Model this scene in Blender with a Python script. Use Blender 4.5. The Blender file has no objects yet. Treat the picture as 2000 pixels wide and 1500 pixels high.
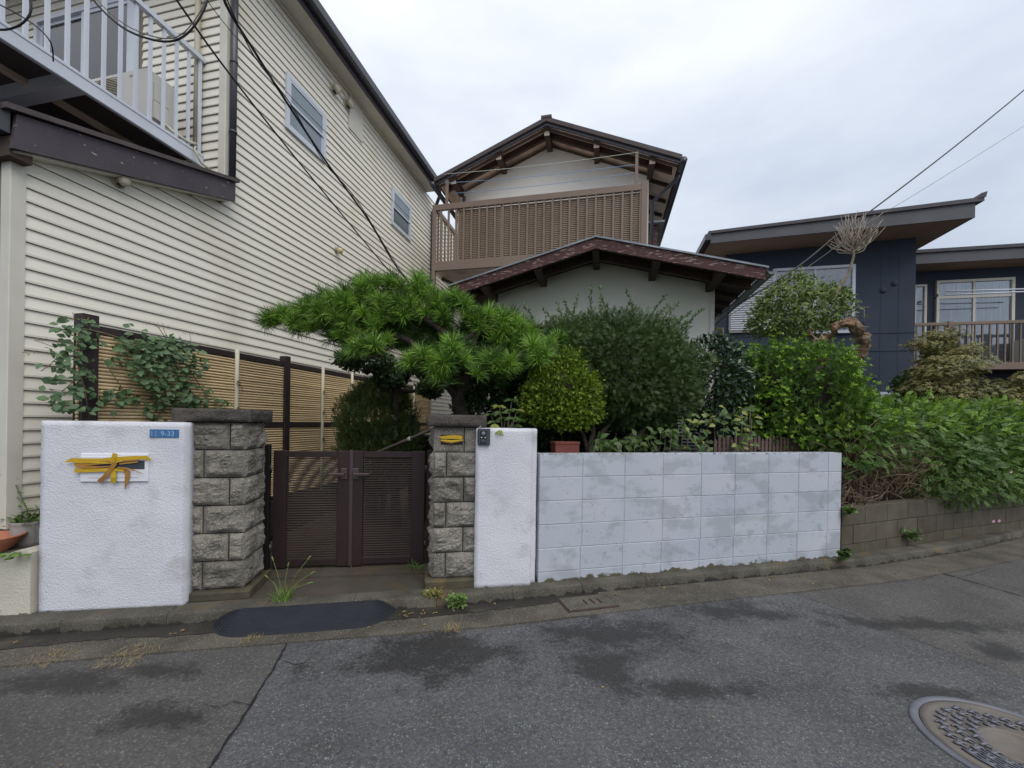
import bpy, bmesh, math, random
import numpy as np
from mathutils import Vector, Matrix, noise
rnd = random.Random(11)
nrg = np.random.default_rng(5)
C = bpy.context.scene.collection
SC = bpy.context.scene

# ------------------------------------------------------------------ camera
FPX, PX0, PY0, ROLL = 815.0, 1000.0, 824.0, 0.0155
EYE = Vector((0, 0, 1.435))
cam = bpy.data.cameras.new("camera"); cam_o = bpy.data.objects.new("camera", cam); C.objects.link(cam_o)
cam.sensor_width = 36; cam.lens = FPX/2000*36; cam.shift_y = (PY0-750)/2000
cam.clip_start = 0.05; cam.clip_end = 800
cr, sr = math.cos(ROLL), math.sin(ROLL)
cam_o.matrix_world = Matrix(((cr, -sr, 0, EYE.x), (0, 0, -1, EYE.y), (sr, cr, 0, EYE.z), (0, 0, 0, 1)))
SC.camera = cam_o
# ------------------------------------------------------------------ light
SUN_EL, SUN_AZ = math.radians(52), math.radians(148)
w = bpy.data.worlds.new("World"); SC.world = w; w.use_nodes = True
nt = w.node_tree; nt.nodes.clear()
def wn(t, **k):
    n = nt.nodes.new(t)
    for a, b in k.items(): setattr(n, a, b)
    return n
out = wn('ShaderNodeOutputWorld'); mix = wn('ShaderNodeMixShader'); mix.inputs[0].default_value = 0.93
b1 = wn('ShaderNodeBackground'); b1.inputs[1].default_value = 0.1
sky = wn('ShaderNodeTexSky', sky_type='NISHITA', sun_disc=False, sun_elevation=SUN_EL, sun_rotation=SUN_AZ)
b2 = wn('ShaderNodeBackground'); b2.inputs[1].default_value = 1.0
tc = wn('ShaderNodeTexCoord'); sep = wn('ShaderNodeSeparateXYZ'); nt.links.new(tc.outputs['Generated'], sep.inputs[0])
cr_ = wn('ShaderNodeValToRGB'); el = cr_.color_ramp.elements
el[0].position = 0.0; el[0].color = (.54, .58, .65, 1); el[1].position = 1.0; el[1].color = (1.04, 1.06, 1.10, 1)
for p, c in ((.2, (.58, .63, .70, 1)), (.5, (.71, .755, .83, 1)), (.75, (.88, .91, .96, 1))):
    e = el.new(p); e.color = c
nt.links.new(sep.outputs['Z'], cr_.inputs[0])
mp = wn('ShaderNodeMapping'); mp.inputs['Scale'].default_value = (1.2, 1.2, 3.6)
nt.links.new(tc.outputs['Generated'], mp.inputs[0])
nz = wn('ShaderNodeTexNoise'); nz.inputs['Scale'].default_value = 1.7; nz.inputs['Detail'].default_value = 5; nz.inputs['Roughness'].default_value = .55
nt.links.new(mp.outputs[0], nz.inputs['Vector'])
r2 = wn('ShaderNodeValToRGB'); r2.color_ramp.elements[0].position = .3; r2.color_ramp.elements[0].color = (.76, .80, .86, 1)
r2.color_ramp.elements[1].position = .68; r2.color_ramp.elements[1].color = (1.05, 1.05, 1.05, 1)
nt.links.new(nz.outputs['Fac'], r2.inputs[0])
mm = wn('ShaderNodeMix', data_type='RGBA', blend_type='MULTIPLY'); mm.inputs[0].default_value = 1
nt.links.new(cr_.outputs[0], mm.inputs[6]); nt.links.new(r2.outputs[0], mm.inputs[7])
nt.links.new(mm.outputs[2], b2.inputs[0]); nt.links.new(sky.outputs[0], b1.inputs[0])
nt.links.new(b1.outputs[0], mix.inputs[1]); nt.links.new(b2.outputs[0], mix.inputs[2]); nt.links.new(mix.outputs[0], out.inputs[0])
sl = bpy.data.lights.new("sun", 'SUN'); sl.energy = 1.5; sl.angle = math.radians(50); sl.color = (1, .955, .89)
so = bpy.data.objects.new("sun", sl); C.objects.link(so)
sd = Vector((math.sin(SUN_AZ)*math.cos(SUN_EL), math.cos(SUN_AZ)*math.cos(SUN_EL), math.sin(SUN_EL)))
so.location = sd*30; so.rotation_euler = sd.to_track_quat('Z', 'Y').to_euler()
vs = SC.view_settings; vs.view_transform = 'Standard'; vs.look = 'None'; vs.gamma = 1; vs.use_curve_mapping = False
vs.exposure = 0.30
SC.cycles.max_bounces = 6; SC.cycles.transparent_max_bounces = 12

# ------------------------------------------------------------------ geometry helpers
AZ = math.radians(12.46)                     # the houses stand turned by this angle from the view axis
CA, SA = math.cos(AZ), math.sin(AZ)
HF = Matrix.Rotation(-AZ, 4, 'Z')
I4 = Matrix.Identity(4)
def ray(px, py):
    a, d = (px-PX0)/FPX, (py-PY0)/FPX
    return Vector((a*cr + d*sr, 1.0, a*sr - d*cr))
def at_y(px, py, Y): return EYE + ray(px, py)*Y
def gnd(px, py, z=0.0):
    r = ray(px, py); return EYE + r*((z-EYE.z)/r.z)
def at_t(px, py, t):        # on the wall plane running away from the street -> (s, z)
    r = ray(px, py); k = t/(r.x*CA - r.y*SA); p = EYE + r*k
    return (p.x*SA + p.y*CA, p.z)
def at_s(px, py, s):        # on the plane facing the street -> (t, z)
    r = ray(px, py); k = s/(r.x*SA + r.y*CA); p = EYE + r*k
    return (p.x*CA - p.y*SA, p.z)
def H(t, s, z): return Vector((t*CA + s*SA, -t*SA + s*CA, z))
W = {}
def frame(x, y, z, rz): return Matrix.Translation((x, y, z)) @ Matrix.Rotation(rz, 4, 'Z')
def props(o, label=None, cat=None, group=None, kind=None):
    if label: o['label'] = label
    if cat: o['category'] = cat
    if group: o['group'] = group
    if kind: o['kind'] = kind
    return o
def thing(name, label, cat, M=I4, group=None, kind=None):
    o = bpy.data.objects.new(name, None); C.objects.link(o); o.empty_display_size = .1
    o.matrix_world = M; W[o.name] = M.copy()
    return props(o, label, cat, group, kind)
class MB:
    def __init__(s, M=I4): s.v = []; s.f = []; s.M = M; s.sm = []
    def add(s, vs, fs, smooth=False):
        n = len(s.v); s.v += [tuple(p) for p in vs]; s.f += [tuple(i+n for i in f) for f in fs]; s.sm += [smooth]*len(fs); return s
    def box(s, x0, x1, y0, y1, z0, z1):
        return s.add([(x, y, z) for x in (x0, x1) for y in (y0, y1) for z in (z0, z1)],
                     [(0, 1, 3, 2), (4, 6, 7, 5), (0, 4, 5, 1), (2, 3, 7, 6), (0, 2, 6, 4), (1, 5, 7, 3)])
    def cbox(s, x0, x1, y0, y1, z0, z1, c=.004):     # box whose y0 face has chamfered edges
        v = [(x0, y1, z0), (x1, y1, z0), (x1, y1, z1), (x0, y1, z1), (x0, y0+c, z0), (x1, y0+c, z0), (x1, y0+c, z1), (x0, y0+c, z1),
             (x0+c, y0, z0+c), (x1-c, y0, z0+c), (x1-c, y0, z1-c), (x0+c, y0, z1-c)]
        return s.add(v, [(0, 3, 2, 1), (8, 9, 10, 11), (4, 5, 9, 8), (5, 6, 10, 9), (6, 7, 11, 10), (7, 4, 8, 11),
                         (0, 1, 5, 4), (1, 2, 6, 5), (2, 3, 7, 6), (3, 0, 4, 7)])
    def bar(s, p, q, w, h, up=(0, 0, 1)):
        p, q = Vector(p), Vector(q); d = (q-p).normalized(); up = Vector(up)
        if abs(d.dot(up)) > .98: up = Vector((0, 1, 0))
        a = d.cross(up).normalized(); b = a.cross(d).normalized(); a *= w/2; b *= h/2
        return s.add([p-a-b, p+a-b, p+a+b, p-a+b, q-a-b, q+a-b, q+a+b, q-a+b],
                     [(0, 3, 2, 1), (4, 5, 6, 7), (0, 1, 5, 4), (1, 2, 6, 5), (2, 3, 7, 6), (3, 0, 4, 7)])
    def tube(s, pts, r, n=6, caps=True):
        pts = [Vector(p) for p in pts]; rs = r if isinstance(r, (list, tuple)) else [r]*len(pts)
        vs = []; pa = None
        for i, p in enumerate(pts):
            d = (pts[min(i+1, len(pts)-1)]-pts[max(i-1, 0)]).normalized()
            if pa is None:
                pa = d.cross(Vector((0, 0, 1)) if abs(d.z) < .9 else Vector((1, 0, 0))).normalized()
            pa = (pa - d*pa.dot(d)).normalized(); b = d.cross(pa)
            for k in range(n):
                t = 2*math.pi*k/n; vs.append(p + (pa*math.cos(t)+b*math.sin(t))*rs[i])
        fs = [(i*n+k, i*n+(k+1) % n, (i+1)*n+(k+1) % n, (i+1)*n+k) for i in range(len(pts)-1) for k in range(n)]
        if caps: fs += [tuple(range(n-1, -1, -1)), tuple((len(pts)-1)*n+k for k in range(n))]
        return s.add(vs, fs, True)
    def prism(s, poly, a, b, axis='y'):              # poly in the two other axes, extruded from a to b
        n = len(poly)
        def P(u, v, w_): return {'y': (u, w_, v), 'x': (w_, u, v), 'z': (u, v, w_)}[axis]
        vs = [P(u, v, a) for u, v in poly]+[P(u, v, b) for u, v in poly]
        return s.add(vs, [tuple(range(n)), tuple(range(2*n-1, n-1, -1))]+[(i, i+n, (i+1) % n+n, (i+1) % n) for i in range(n)])
    def lathe(s, prof, n=24, c=(0, 0, 0)):
        vs = [(c[0]+r*math.cos(2*math.pi*k/n), c[1]+r*math.sin(2*math.pi*k/n), c[2]+z) for r, z in prof for k in range(n)]
        fs = [(i*n+k, i*n+(k+1) % n, (i+1)*n+(k+1) % n, (i+1)*n+k) for i in range(len(prof)-1) for k in range(n)]
        return s.add(vs, fs, True)
    def build(s, name, mat, parent=None, label=None, cat=None, group=None, kind=None, origin=None, loc=None):
        me = bpy.data.meshes.new(name)
        A = np.array([p for p in s.v], dtype=float).reshape(-1, 3)
        Wd = W.get(parent.name, I4) if parent else (Matrix.Translation(origin) if origin is not None else I4)
        T = np.array(Wd.inverted() @ s.M)
        A = A @ T[:3, :3].T + T[:3, 3]
        me.from_pydata(A.tolist(), [], s.f); me.materials.append(mat)
        if any(s.sm): me.polygons.foreach_set('use_smooth', s.sm)
        me.update()
        bm = bmesh.new(); bm.from_mesh(me); bmesh.ops.recalc_face_normals(bm, faces=bm.faces); bm.to_mesh(me); bm.free()
        o = bpy.data.objects.new(name, me); C.objects.link(o)
        if parent: o.parent = parent
        else: o.matrix_world = Wd
        W[o.name] = Wd
        return props(o, label, cat, group, kind)
def inst(src, parent, loc=(0, 0, 0), rz=0, sc=None, M=None):
    o = src.copy(); C.objects.link(o); o.parent = parent
    if M is not None: o.matrix_local = M
    else:
        o.location = loc; o.rotation_euler = (0, 0, rz)
        if sc is not None: o.scale = sc
    return o
def tree_copy(root, M, label=None, group=None):
    r = root.copy(); C.objects.link(r); r.matrix_world = M; W[r.name] = M.copy()
    if label: r['label'] = label
    if group: r['group'] = group
    def rec(src, dst):
        for ch in src.children:
            c = ch.copy(); C.objects.link(c); c.parent = dst; rec(ch, c)
    rec(root, r); return r

# ------------------------------------------------------------------ materials
def NT(name):
    m = bpy.data.materials.new(name); m.use_nodes = True; t = m.node_tree; t.nodes.clear()
    return m, t
class G:
    def __init__(s, t): s.t = t
    def n(s, ty, _in=None, **k):
        n = s.t.nodes.new(ty)
        for a, b in k.items(): setattr(n, a, b)
        for a, b in (_in or {}).items():
            if hasattr(b, 'is_output') or isinstance(b, bpy.types.NodeSocket): s.t.links.new(b, n.inputs[a])
            else: n.inputs[a].default_value = b
        return n
    def pos(s, scale=None, house=False):
        v = s.n('ShaderNodeNewGeometry').outputs['Position']
        if house: v = s.n('ShaderNodeVectorRotate', {0: v, 'Angle': AZ}, rotation_type='Z_AXIS').outputs[0]
        if scale: v = s.n('ShaderNodeVectorMath', {0: v, 1: scale}, operation='MULTIPLY').outputs[0]
        return v
    def noise(s, v, sc, det=4, ro=.55): return s.n('ShaderNodeTexNoise', {'Vector': v, 'Scale': sc, 'Detail': det, 'Roughness': ro}).outputs['Fac']
    def ramp(s, f, a, b, ca=(0, 0, 0, 1), cb=(1, 1, 1, 1)):
        r = s.n('ShaderNodeValToRGB', {0: f}); e = r.color_ramp.elements
        e[0].position = a; e[1].position = b; e[0].color = ca; e[1].color = cb
        return r.outputs[0]
    def mixc(s, f, a, b, bt='MIX'):
        return s.n('ShaderNodeMix', {0: f, 6: a, 7: b}, data_type='RGBA', blend_type=bt).outputs[2]
    def math(s, op, a, b=0.0, c=None):
        i = {0: a, 1: b}
        if c is not None: i[2] = c
        return s.n('ShaderNodeMath', i, operation=op).outputs[0]
def rgb(c): return (c[0], c[1], c[2], 1)
def hexc(h):
    v = [int(h[i:i+2], 16)/255 for i in (0, 2, 4)]
    return tuple(x/12.92 if x <= .04045 else ((x+.055)/1.055)**2.4 for x in v)
def MAT(name, c1, c2=None, sc=4, rough=.8, bump=0, bsc=80, bdist=.01, var=0, stretch=None, house=False, metal=0, spec=.4,
        c3=None, sc3=6, t3=(.6, .65), st3=None, island=0, trans=0, det=4, c4=None, sc4=30, t4=(.6, .62), ramp=(.3, .7), coat=0, zdirt=None):
    m, t = NT(name); g = G(t)
    p = g.pos(stretch, house)
    col = rgb(c1)
    if c2: col = g.mixc(g.ramp(g.noise(p, sc, det), *ramp), rgb(c1), rgb(c2))
    if c3: col = g.mixc(g.ramp(g.noise(g.pos(st3, house), sc3, 5), *t3), col, rgb(c3))
    if c4: col = g.mixc(g.ramp(g.noise(g.pos(), sc4, 3), *t4), col, rgb(c4))
    if zdirt:
        z = g.n('ShaderNodeSeparateXYZ', {0: g.pos()}).outputs['Z']
        k = g.math('ADD', g.math('SUBTRACT', 1.0, g.math('DIVIDE', g.math('SUBTRACT', z, zdirt[0]), zdirt[1])), g.math('MULTIPLY', g.math('SUBTRACT', g.noise(g.pos(), 14, 6), .5), 2.6))
        col = g.mixc(g.ramp(k, .5, .75), col, rgb(zdirt[2]))
    if var:
        r = g.n('ShaderNodeObjectInfo').outputs['Random']
        col = g.mixc(1.0, col, g.ramp(r, 0, 1, (1-var, 1-var, 1-var, 1), (1+var, 1+var, 1+var*.9, 1)), 'MULTIPLY')
    if island:
        r = g.n('ShaderNodeNewGeometry').outputs['Random Per Island']
        col = g.mixc(1.0, col, g.ramp(r, 0, 1, (1-island, 1-island, 1-island*.9, 1), (1+island*1.25, 1+island, 1+island*.5, 1)), 'MULTIPLY')
    bs = g.n('ShaderNodeBsdfPrincipled', {'Base Color': col, 'Roughness': rough, 'Metallic': metal, 'Specular IOR Level': spec, 'Coat Weight': coat})
    if bump:
        b = g.n('ShaderNodeBump', {'Height': g.noise(g.pos(stretch, house), bsc, 4, .6), 'Strength': bump, 'Distance': bdist})
        t.links.new(b.outputs[0], bs.inputs['Normal'])
    sh = bs.outputs[0]
    if trans:
        tr = g.n('ShaderNodeBsdfTranslucent', {'Color': col}); mx = g.n('ShaderNodeMixShader', {0: trans, 1: sh, 2: tr.outputs[0]}); sh = mx.outputs[0]
    g.n('ShaderNodeOutputMaterial', {0: sh})
    return m
def GLASS(name, tint=(.8, .85, .9), refl=.28, dark=(.02, .025, .03), see=.6):
    m, t = NT(name); g = G(t)
    gl = g.n('ShaderNodeBsdfGlossy', {'Color': (1, 1, 1, 1), 'Roughness': .04})
    tr = g.n('ShaderNodeBsdfTransparent', {'Color': rgb(tint)})
    df = g.n('ShaderNodeBsdfDiffuse', {'Color': rgb(dark)})
    a = g.n('ShaderNodeMixShader', {0: see, 1: df.outputs[0], 2: tr.outputs[0]})
    fr = g.n('ShaderNodeFresnel', {'IOR': 1.5}).outputs[0]
    k = g.math('ADD', fr, refl*.5)
    b = g.n('ShaderNodeMixShader', {0: k, 1: a.outputs[0], 2: gl.outputs[0]})
    g.n('ShaderNodeOutputMaterial', {0: b.outputs[0]})
    return m
m_siding = MAT('cream_siding', hexc('e3dfd2'), hexc('dbd7ca'), sc=3, rough=.55, stretch=(40, 1.2, 40), house=True, bump=.35, bsc=2.2, bdist=.004, var=.03,
               c3=hexc('c5bda9'), sc3=.9, t3=(.58, .85))
m_trim = MAT('cream_trim', hexc('cfccc0'), hexc('c3c0b4'), sc=3, rough=.5)
m_soffit = MAT('soffit_board', hexc('cfcac0'), hexc('bbb6aa'), sc=2.5, rough=.8, bump=.15, bsc=150, bdist=.002)
m_darkfascia = MAT('dark_fascia', hexc('45414a'), hexc('39353c'), sc=4, rough=.5)
m_peel = MAT('peeling_fascia', hexc('4b444b'), hexc('403a41'), sc=4, rough=.65, c3=hexc('b8b0a2'), sc3=9, t3=(.67, .69), st3=(4, 1.6, 5), house=True, bump=.3, bsc=20, bdist=.004)
m_maroon = MAT('maroon_bargeboard', hexc('4c2c2c'), hexc('402525'), sc=4, rough=.7, c3=hexc('8f7b74'), sc3=9, t3=(.56, .64), st3=(1.2, 4, 6), house=True, bump=.4, bsc=25, bdist=.006)
m_gutter = MAT('dark_gutter', hexc('3a3a42'), rough=.35, spec=.5)
m_whitealu = MAT('white_aluminium', hexc('c6ccd6'), hexc('bcc2cc'), sc=2, rough=.35, spec=.5)
m_brownalu = MAT('bronze_aluminium', hexc('7d6c5f'), hexc('736256'), sc=2, rough=.45)
m_louver = MAT('bronze_louver', hexc('988470'), hexc('8c7864'), sc=3, rough=.5)
m_gate = MAT('dark_brown_gate', hexc('302323'), hexc('291e1e'), sc=3, rough=.45, bump=.05, bsc=200, bdist=.001)
m_gateh = MAT('gate_handle', hexc('5d5050'), rough=.35, metal=.6)
m_black = MAT('black_metal', (.012, .012, .013), rough=.5)
m_cable = MAT('black_cable', (.015, .014, .014), rough=.6)
m_stucco = MAT('white_stucco', hexc('d3d3da'), hexc('c7c8d0'), sc=2.2, rough=.9, bump=1.0, bsc=85, bdist=.007, c3=hexc('a5a4a4'), sc3=4, t3=(.55, .85), zdirt=(.06, .045, hexc('55534a')))
m_creamwall = MAT('cream_stucco', hexc('c9c5b6'), hexc('b7b3a4'), sc=3, rough=.9, bump=1.0, bsc=85, bdist=.007, zdirt=(.06, .08, hexc('77756a')))
m_stone = MAT('split_face_block', hexc('858179'), hexc('625f58'), sc=6, rough=.95, bump=1.0, bsc=75, bdist=.012, var=.2, c3=hexc('33312e'), sc3=9, t3=(.55, .85), c4=hexc('a39d92'), sc4=130, t4=(.52, .68))
m_stonedk = MAT('dark_cap_stone', hexc('55504b'), hexc('3d3a37'), sc=7, rough=.95, bump=.9, bsc=60, bdist=.01, c3=hexc('2a2827'), sc3=8, t3=(.5, .75), c4=hexc('757069'), sc4=120, t4=(.6, .72))
m_mortar = MAT('dark_mortar', hexc('38352f'), hexc('2c2a26'), sc=9, rough=.95)
m_plinth = MAT('mossy_plinth', hexc('57513f'), hexc('403d33'), sc=7, rough=.95, bump=.6, bsc=60, c3=hexc('6b5a35'), sc3=6, t3=(.55, .75))
m_concrete = MAT('weathered_concrete', hexc('6c675e'), hexc('4a463e'), sc=5, rough=.92, bump=.7, bsc=110, bdist=.006, c3=hexc('6b5a3c'), sc3=2.5, t3=(.56, .72), c4=hexc('9b968c'), sc4=190, t4=(.62, .70))
m_kerb = MAT('kerb_concrete', hexc('58554c'), hexc('3a372f'), sc=4, rough=.92, bump=.7, bsc=110, bdist=.006, var=.12, zdirt=(.0, .055, hexc('2c2a26')), c3=hexc('665332'), sc3=3, t3=(.58, .74), c4=hexc('908c83'), sc4=170, t4=(.6, .70))
m_gutterc = MAT('gutter_concrete', hexc('5c574e'), hexc('3f3b34'), sc=3, rough=.9, bump=.7, bsc=120, bdist=.006, c3=hexc('383530'), sc3=2.2, t3=(.5, .68), c4=hexc('98948b'), sc4=160, t4=(.6, .70))
m_entry = MAT('entrance_concrete', hexc('4c463e'), hexc('35312a'), sc=3, rough=.9, bump=.8, bsc=130, bdist=.006, c3=hexc('5a4c36'), sc3=3, t3=(.5, .7), c4=hexc('8d8a84'), sc4=150, t4=(.66, .72))
m_soil = MAT('dark_soil', hexc('2e261d'), hexc('221c15'), sc=12, rough=1, bump=.6, bsc=60)
m_lowblock = MAT('grey_brown_block', hexc('5a5549'), hexc('4b463c'), sc=5, rough=.92, bump=.5, bsc=110, bdist=.004, var=.14, c3=hexc('4a4232'), sc3=3, t3=(.5, .75))
m_bamboo = MAT('tan_bamboo', hexc('dcc7a0'), hexc('c8ae84'), sc=2, rough=.5, stretch=(30, 1, 30), house=True, var=.10)
m_cane = MAT('pale_cane', hexc('c9c5b0'), hexc('b5b09a'), sc=4, rough=.5)
m_dkwood = MAT('dark_brown_post', hexc('35282a'), hexc('2a2022'), sc=5, rough=.6)
m_beam = MAT('dark_stained_beam', hexc('4a3c35'), hexc('382c27'), sc=6, rough=.8, bump=.3, bsc=40, stretch=(5, 1, 5), house=True)
m_beamend = MAT('bleached_beam_end', hexc('ddd6c5'), hexc('a0947f'), sc=30, rough=.9)
m_eaveboard = MAT('eave_board', hexc('d6c5b8'), hexc('c3b0a2'), sc=3, rough=.85, c3=hexc('80685a'), sc3=2, t3=(.5, .8))
m_creamplaster = MAT('cream_plaster', hexc('e8e5df'), hexc('dfdbd3'), sc=2, rough=.9, bump=.25, bsc=120, bdist=.004)
m_greenplaster = MAT('pale_green_plaster', hexc('dddfd3'), hexc('d2d5c7'), sc=1.6, rough=.9, bump=.3, bsc=110, bdist=.004)
m_roofdk = MAT('brown_roof', hexc('544b4b'), hexc('463f3f'), sc=4, rough=.7, bump=.2, bsc=30)
m_roofmetal = MAT('grey_sheet_roof', hexc('8f959c'), hexc('70757a'), sc=4, rough=.45, metal=.3)
m_greyfascia = MAT('grey_fascia', hexc('56565c'), hexc('4c4c52'), sc=3, rough=.6)
m_tansoffit = MAT('tan_soffit', hexc('937d6f'), hexc('866f61'), sc=3, rough=.85)
m_navy = MAT('navy_wall', hexc('323c4b'), hexc('2b3543'), sc=1.6, rough=.75, bump=.2, bsc=90, bdist=.004)
m_glass = GLASS('window_glass')
m_glassclear = GLASS('clear_glass', refl=.12, see=.95, tint=(.9, .93, .96))
m_gapshade = MAT('siding_shadow_gap', hexc('857d70'), rough=.95)  # darker than the boards: paints the shadow lines seen in the gaps
m_slat = MAT('gate_slat_sky_tint', hexc('463d3b'), hexc('3c3433'), sc=3, rough=.4)  # lighter than the stiles: sky reflection put into the slat colour
m_wetch = MAT('wet_channel', hexc('35322d'), hexc('24221f'), sc=4, rough=.6, bump=.6, bsc=110, bdist=.005, c3=hexc('4c453a'), sc3=3, t3=(.55, .7), c4=hexc('6f6b64'), sc4=170, t4=(.64, .72))
m_frost = MAT('frosted_glass', hexc('7e8b94'), hexc('6f7c85'), sc=3, rough=.22, spec=.6)
m_frostdk = MAT('dark_frosted_glass', hexc('4c5a5b'), hexc('3d494b'), sc=3, rough=.2, spec=.6)
m_sheer = MAT('sheer_curtain', hexc('eceef2'), hexc('b8bdc9'), sc=3, rough=.9, stretch=(9, 9, .4), trans=.3)
m_sheergrey = MAT('grey_curtain', hexc('8c8c8b'), hexc('6e6e6d'), sc=3, rough=.9, stretch=(9, 9, .4))
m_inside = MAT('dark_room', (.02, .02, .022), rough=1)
m_plasticw = MAT('ac_casing', hexc('cbc8c2'), hexc('bfbcb6'), sc=2, rough=.5)
m_beige = MAT('beige_plastic', hexc('b9b3a0'), hexc('a8a18d'), sc=6, rough=.5)
m_rubber = MAT('black_rubber', hexc('2b2e35'), hexc('24272d'), sc=8, rough=.62, c3=hexc('3a3c40'), sc3=12, t3=(.6, .8))
m_castm = MAT('cast_iron_lid', hexc('6f7078'), hexc('5c5d66'), sc=6, rough=.5, metal=.35, bump=.3, bsc=150, bdist=.002)
m_castfill = MAT('worn_beige_lid', hexc('6c655e'), hexc('5a5653'), sc=8, rough=.8, bump=.5, bsc=150, bdist=.003)
m_tape = MAT('yellow_tape', hexc('c2a21a'), hexc('a8841a'), sc=14, rough=.4, stretch=(4, 4, 20))
m_tapebr = MAT('browned_tape', hexc('a5792f'), hexc('8a5f30'), sc=14, rough=.55)
m_plate = MAT('white_enamel', hexc('d6d7dd'), rough=.35)
m_blue = MAT('faded_blue_plate', hexc('33608f'), hexc('47729c'), sc=60, rough=.45)
m_bluelt = MAT('pale_blue_lettering', hexc('8fb0d2'), rough=.5)
m_intercom = MAT('slate_plastic', hexc('3a4148'), rough=.45)
m_terra = MAT('terracotta', hexc('b0735a'), hexc('99604a'), sc=9, rough=.8, bump=.2, bsc=90)
m_potgrey = MAT('grey_white_pot', hexc('9e9c98'), hexc('87857f'), sc=6, rough=.6)
m_brickpl = MAT('terracotta_planter', hexc('6e3a2f'), hexc('5c3028'), sc=6, rough=.7)
m_picket = MAT('mauve_brown_plastic', hexc('6a5550'), hexc('544340'), sc=6, rough=.6)
m_bark = MAT('dark_bark', hexc('3a312a'), hexc('231d19'), sc=14, rough=.95, bump=1, bsc=40, bdist=.02)
m_barkred = MAT('cut_trunk_bark', hexc('84725f'), hexc('43352b'), sc=16, rough=.95, bump=1, bsc=30, bdist=.03, c3=hexc('a98667'), sc3=4, t3=(.5, .7))
m_greybark = MAT('grey_twig', hexc('857b6d'), hexc('6a6053'), sc=10, rough=.9)
m_drytwig = MAT('tan_twig', hexc('86765e'), hexc('5c4f3d'), sc=10, rough=.9)
m_rope = MAT('blue_rope', hexc('7b9cc4'), rough=.7)
m_ropew = MAT('pale_rope', hexc('b9bfb0'), rough=.7)
m_pole = MAT('galvanised_pole', hexc('77716c'), hexc('625c57'), sc=8, rough=.5, metal=.4)
m_red = MAT('dark_red_door', hexc('431f1f'), rough=.7)
m_flower = MAT('pink_petal', hexc('d8a5c4'), rough=.6, trans=.2)
m_deadleaf = MAT('dead_leaf', hexc('7d5c38'), hexc('8f7f4a'), sc=12, rough=.8, island=.3)
def LEAF(name, a, b, isl=.35, sc=3, rough=.5, tr=.22, spec=.4): return MAT(name, a, b, sc=sc, rough=rough, island=isl, trans=tr, spec=spec)
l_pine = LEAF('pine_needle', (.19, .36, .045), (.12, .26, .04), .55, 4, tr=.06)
l_pineshade = LEAF('pine_needle_shaded', (.06, .13, .025), (.045, .105, .022), .5, 4, tr=.05)  # darker needle copy, paints shade into the inner and rear tufts
l_yew = LEAF('yew_leaf', (.062, .112, .027), (.040, .078, .022), .40, 2)
l_yewtip = LEAF('yew_shoot', (0.091, 0.165, 0.055), (0.073, 0.146, 0.049), .25, 2)
l_box = LEAF('yellow_green_leaf', (.185, .29, .022), (.10, .18, .02), .40, 3)
l_cam = LEAF('glossy_dark_leaf', (0.037, 0.076, 0.041), (0.027, 0.056, 0.033), .35, 3, rough=.25, tr=.1, spec=.6)
l_camlt = LEAF('young_yellow_leaf', (0.232, 0.281, 0.061), (0.159, 0.207, 0.049), .35, 4)
l_euo = LEAF('mid_green_leaf', (.11, .22, .036), (.07, .15, .03), .35, 2)
l_euotip = LEAF('lime_leaf', (0.232, 0.390, 0.029), (0.159, 0.293, 0.024), .25, 3)
l_crown = LEAF('olive_green_leaf', (0.159, 0.232, 0.055), (0.098, 0.159, 0.043), .40, 3)
l_hedge = LEAF('hedge_leaf', (.105, .20, .034), (.055, .115, .028), .40, 1.4)
l_hedgetop = LEAF('bright_hedge_leaf', (.19, .34, .03), (.13, .25, .028), .35, 1.4)
l_maple = LEAF('bronze_green_leaf', (.21, .185, .075), (.15, .175, .06), .45, 3)
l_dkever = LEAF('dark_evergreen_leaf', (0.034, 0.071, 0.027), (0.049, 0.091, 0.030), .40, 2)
l_vine = LEAF('vine_leaf', (0.104, 0.183, 0.085), (0.067, 0.128, 0.061), .30, 5)
l_vinelt = LEAF('vine_flower', (0.366, 0.342, 0.110), (0.244, 0.244, 0.098), .25, 5)
l_bush = LEAF('small_bush_leaf', (.07, .115, .035), (.09, .13, .04), .45, 3)
l_low = LEAF('broad_leaf', (0.067, 0.128, 0.030), (0.049, 0.098, 0.024), .45, 5)
l_grass = LEAF('grass_blade', (0.183, 0.281, 0.073), (0.134, 0.220, 0.061), .3, 6)
l_dry = LEAF('dry_grass', (0.366, 0.293, 0.159), (0.268, 0.232, 0.122), .3, 9)
l_weed = LEAF('weed_leaf', (0.122, 0.220, 0.055), (0.098, 0.171, 0.043), .35, 7)
l_weedred = LEAF('reddish_weed_leaf', (0.244, 0.207, 0.073), (0.159, 0.195, 0.061), .45, 9)
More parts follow.
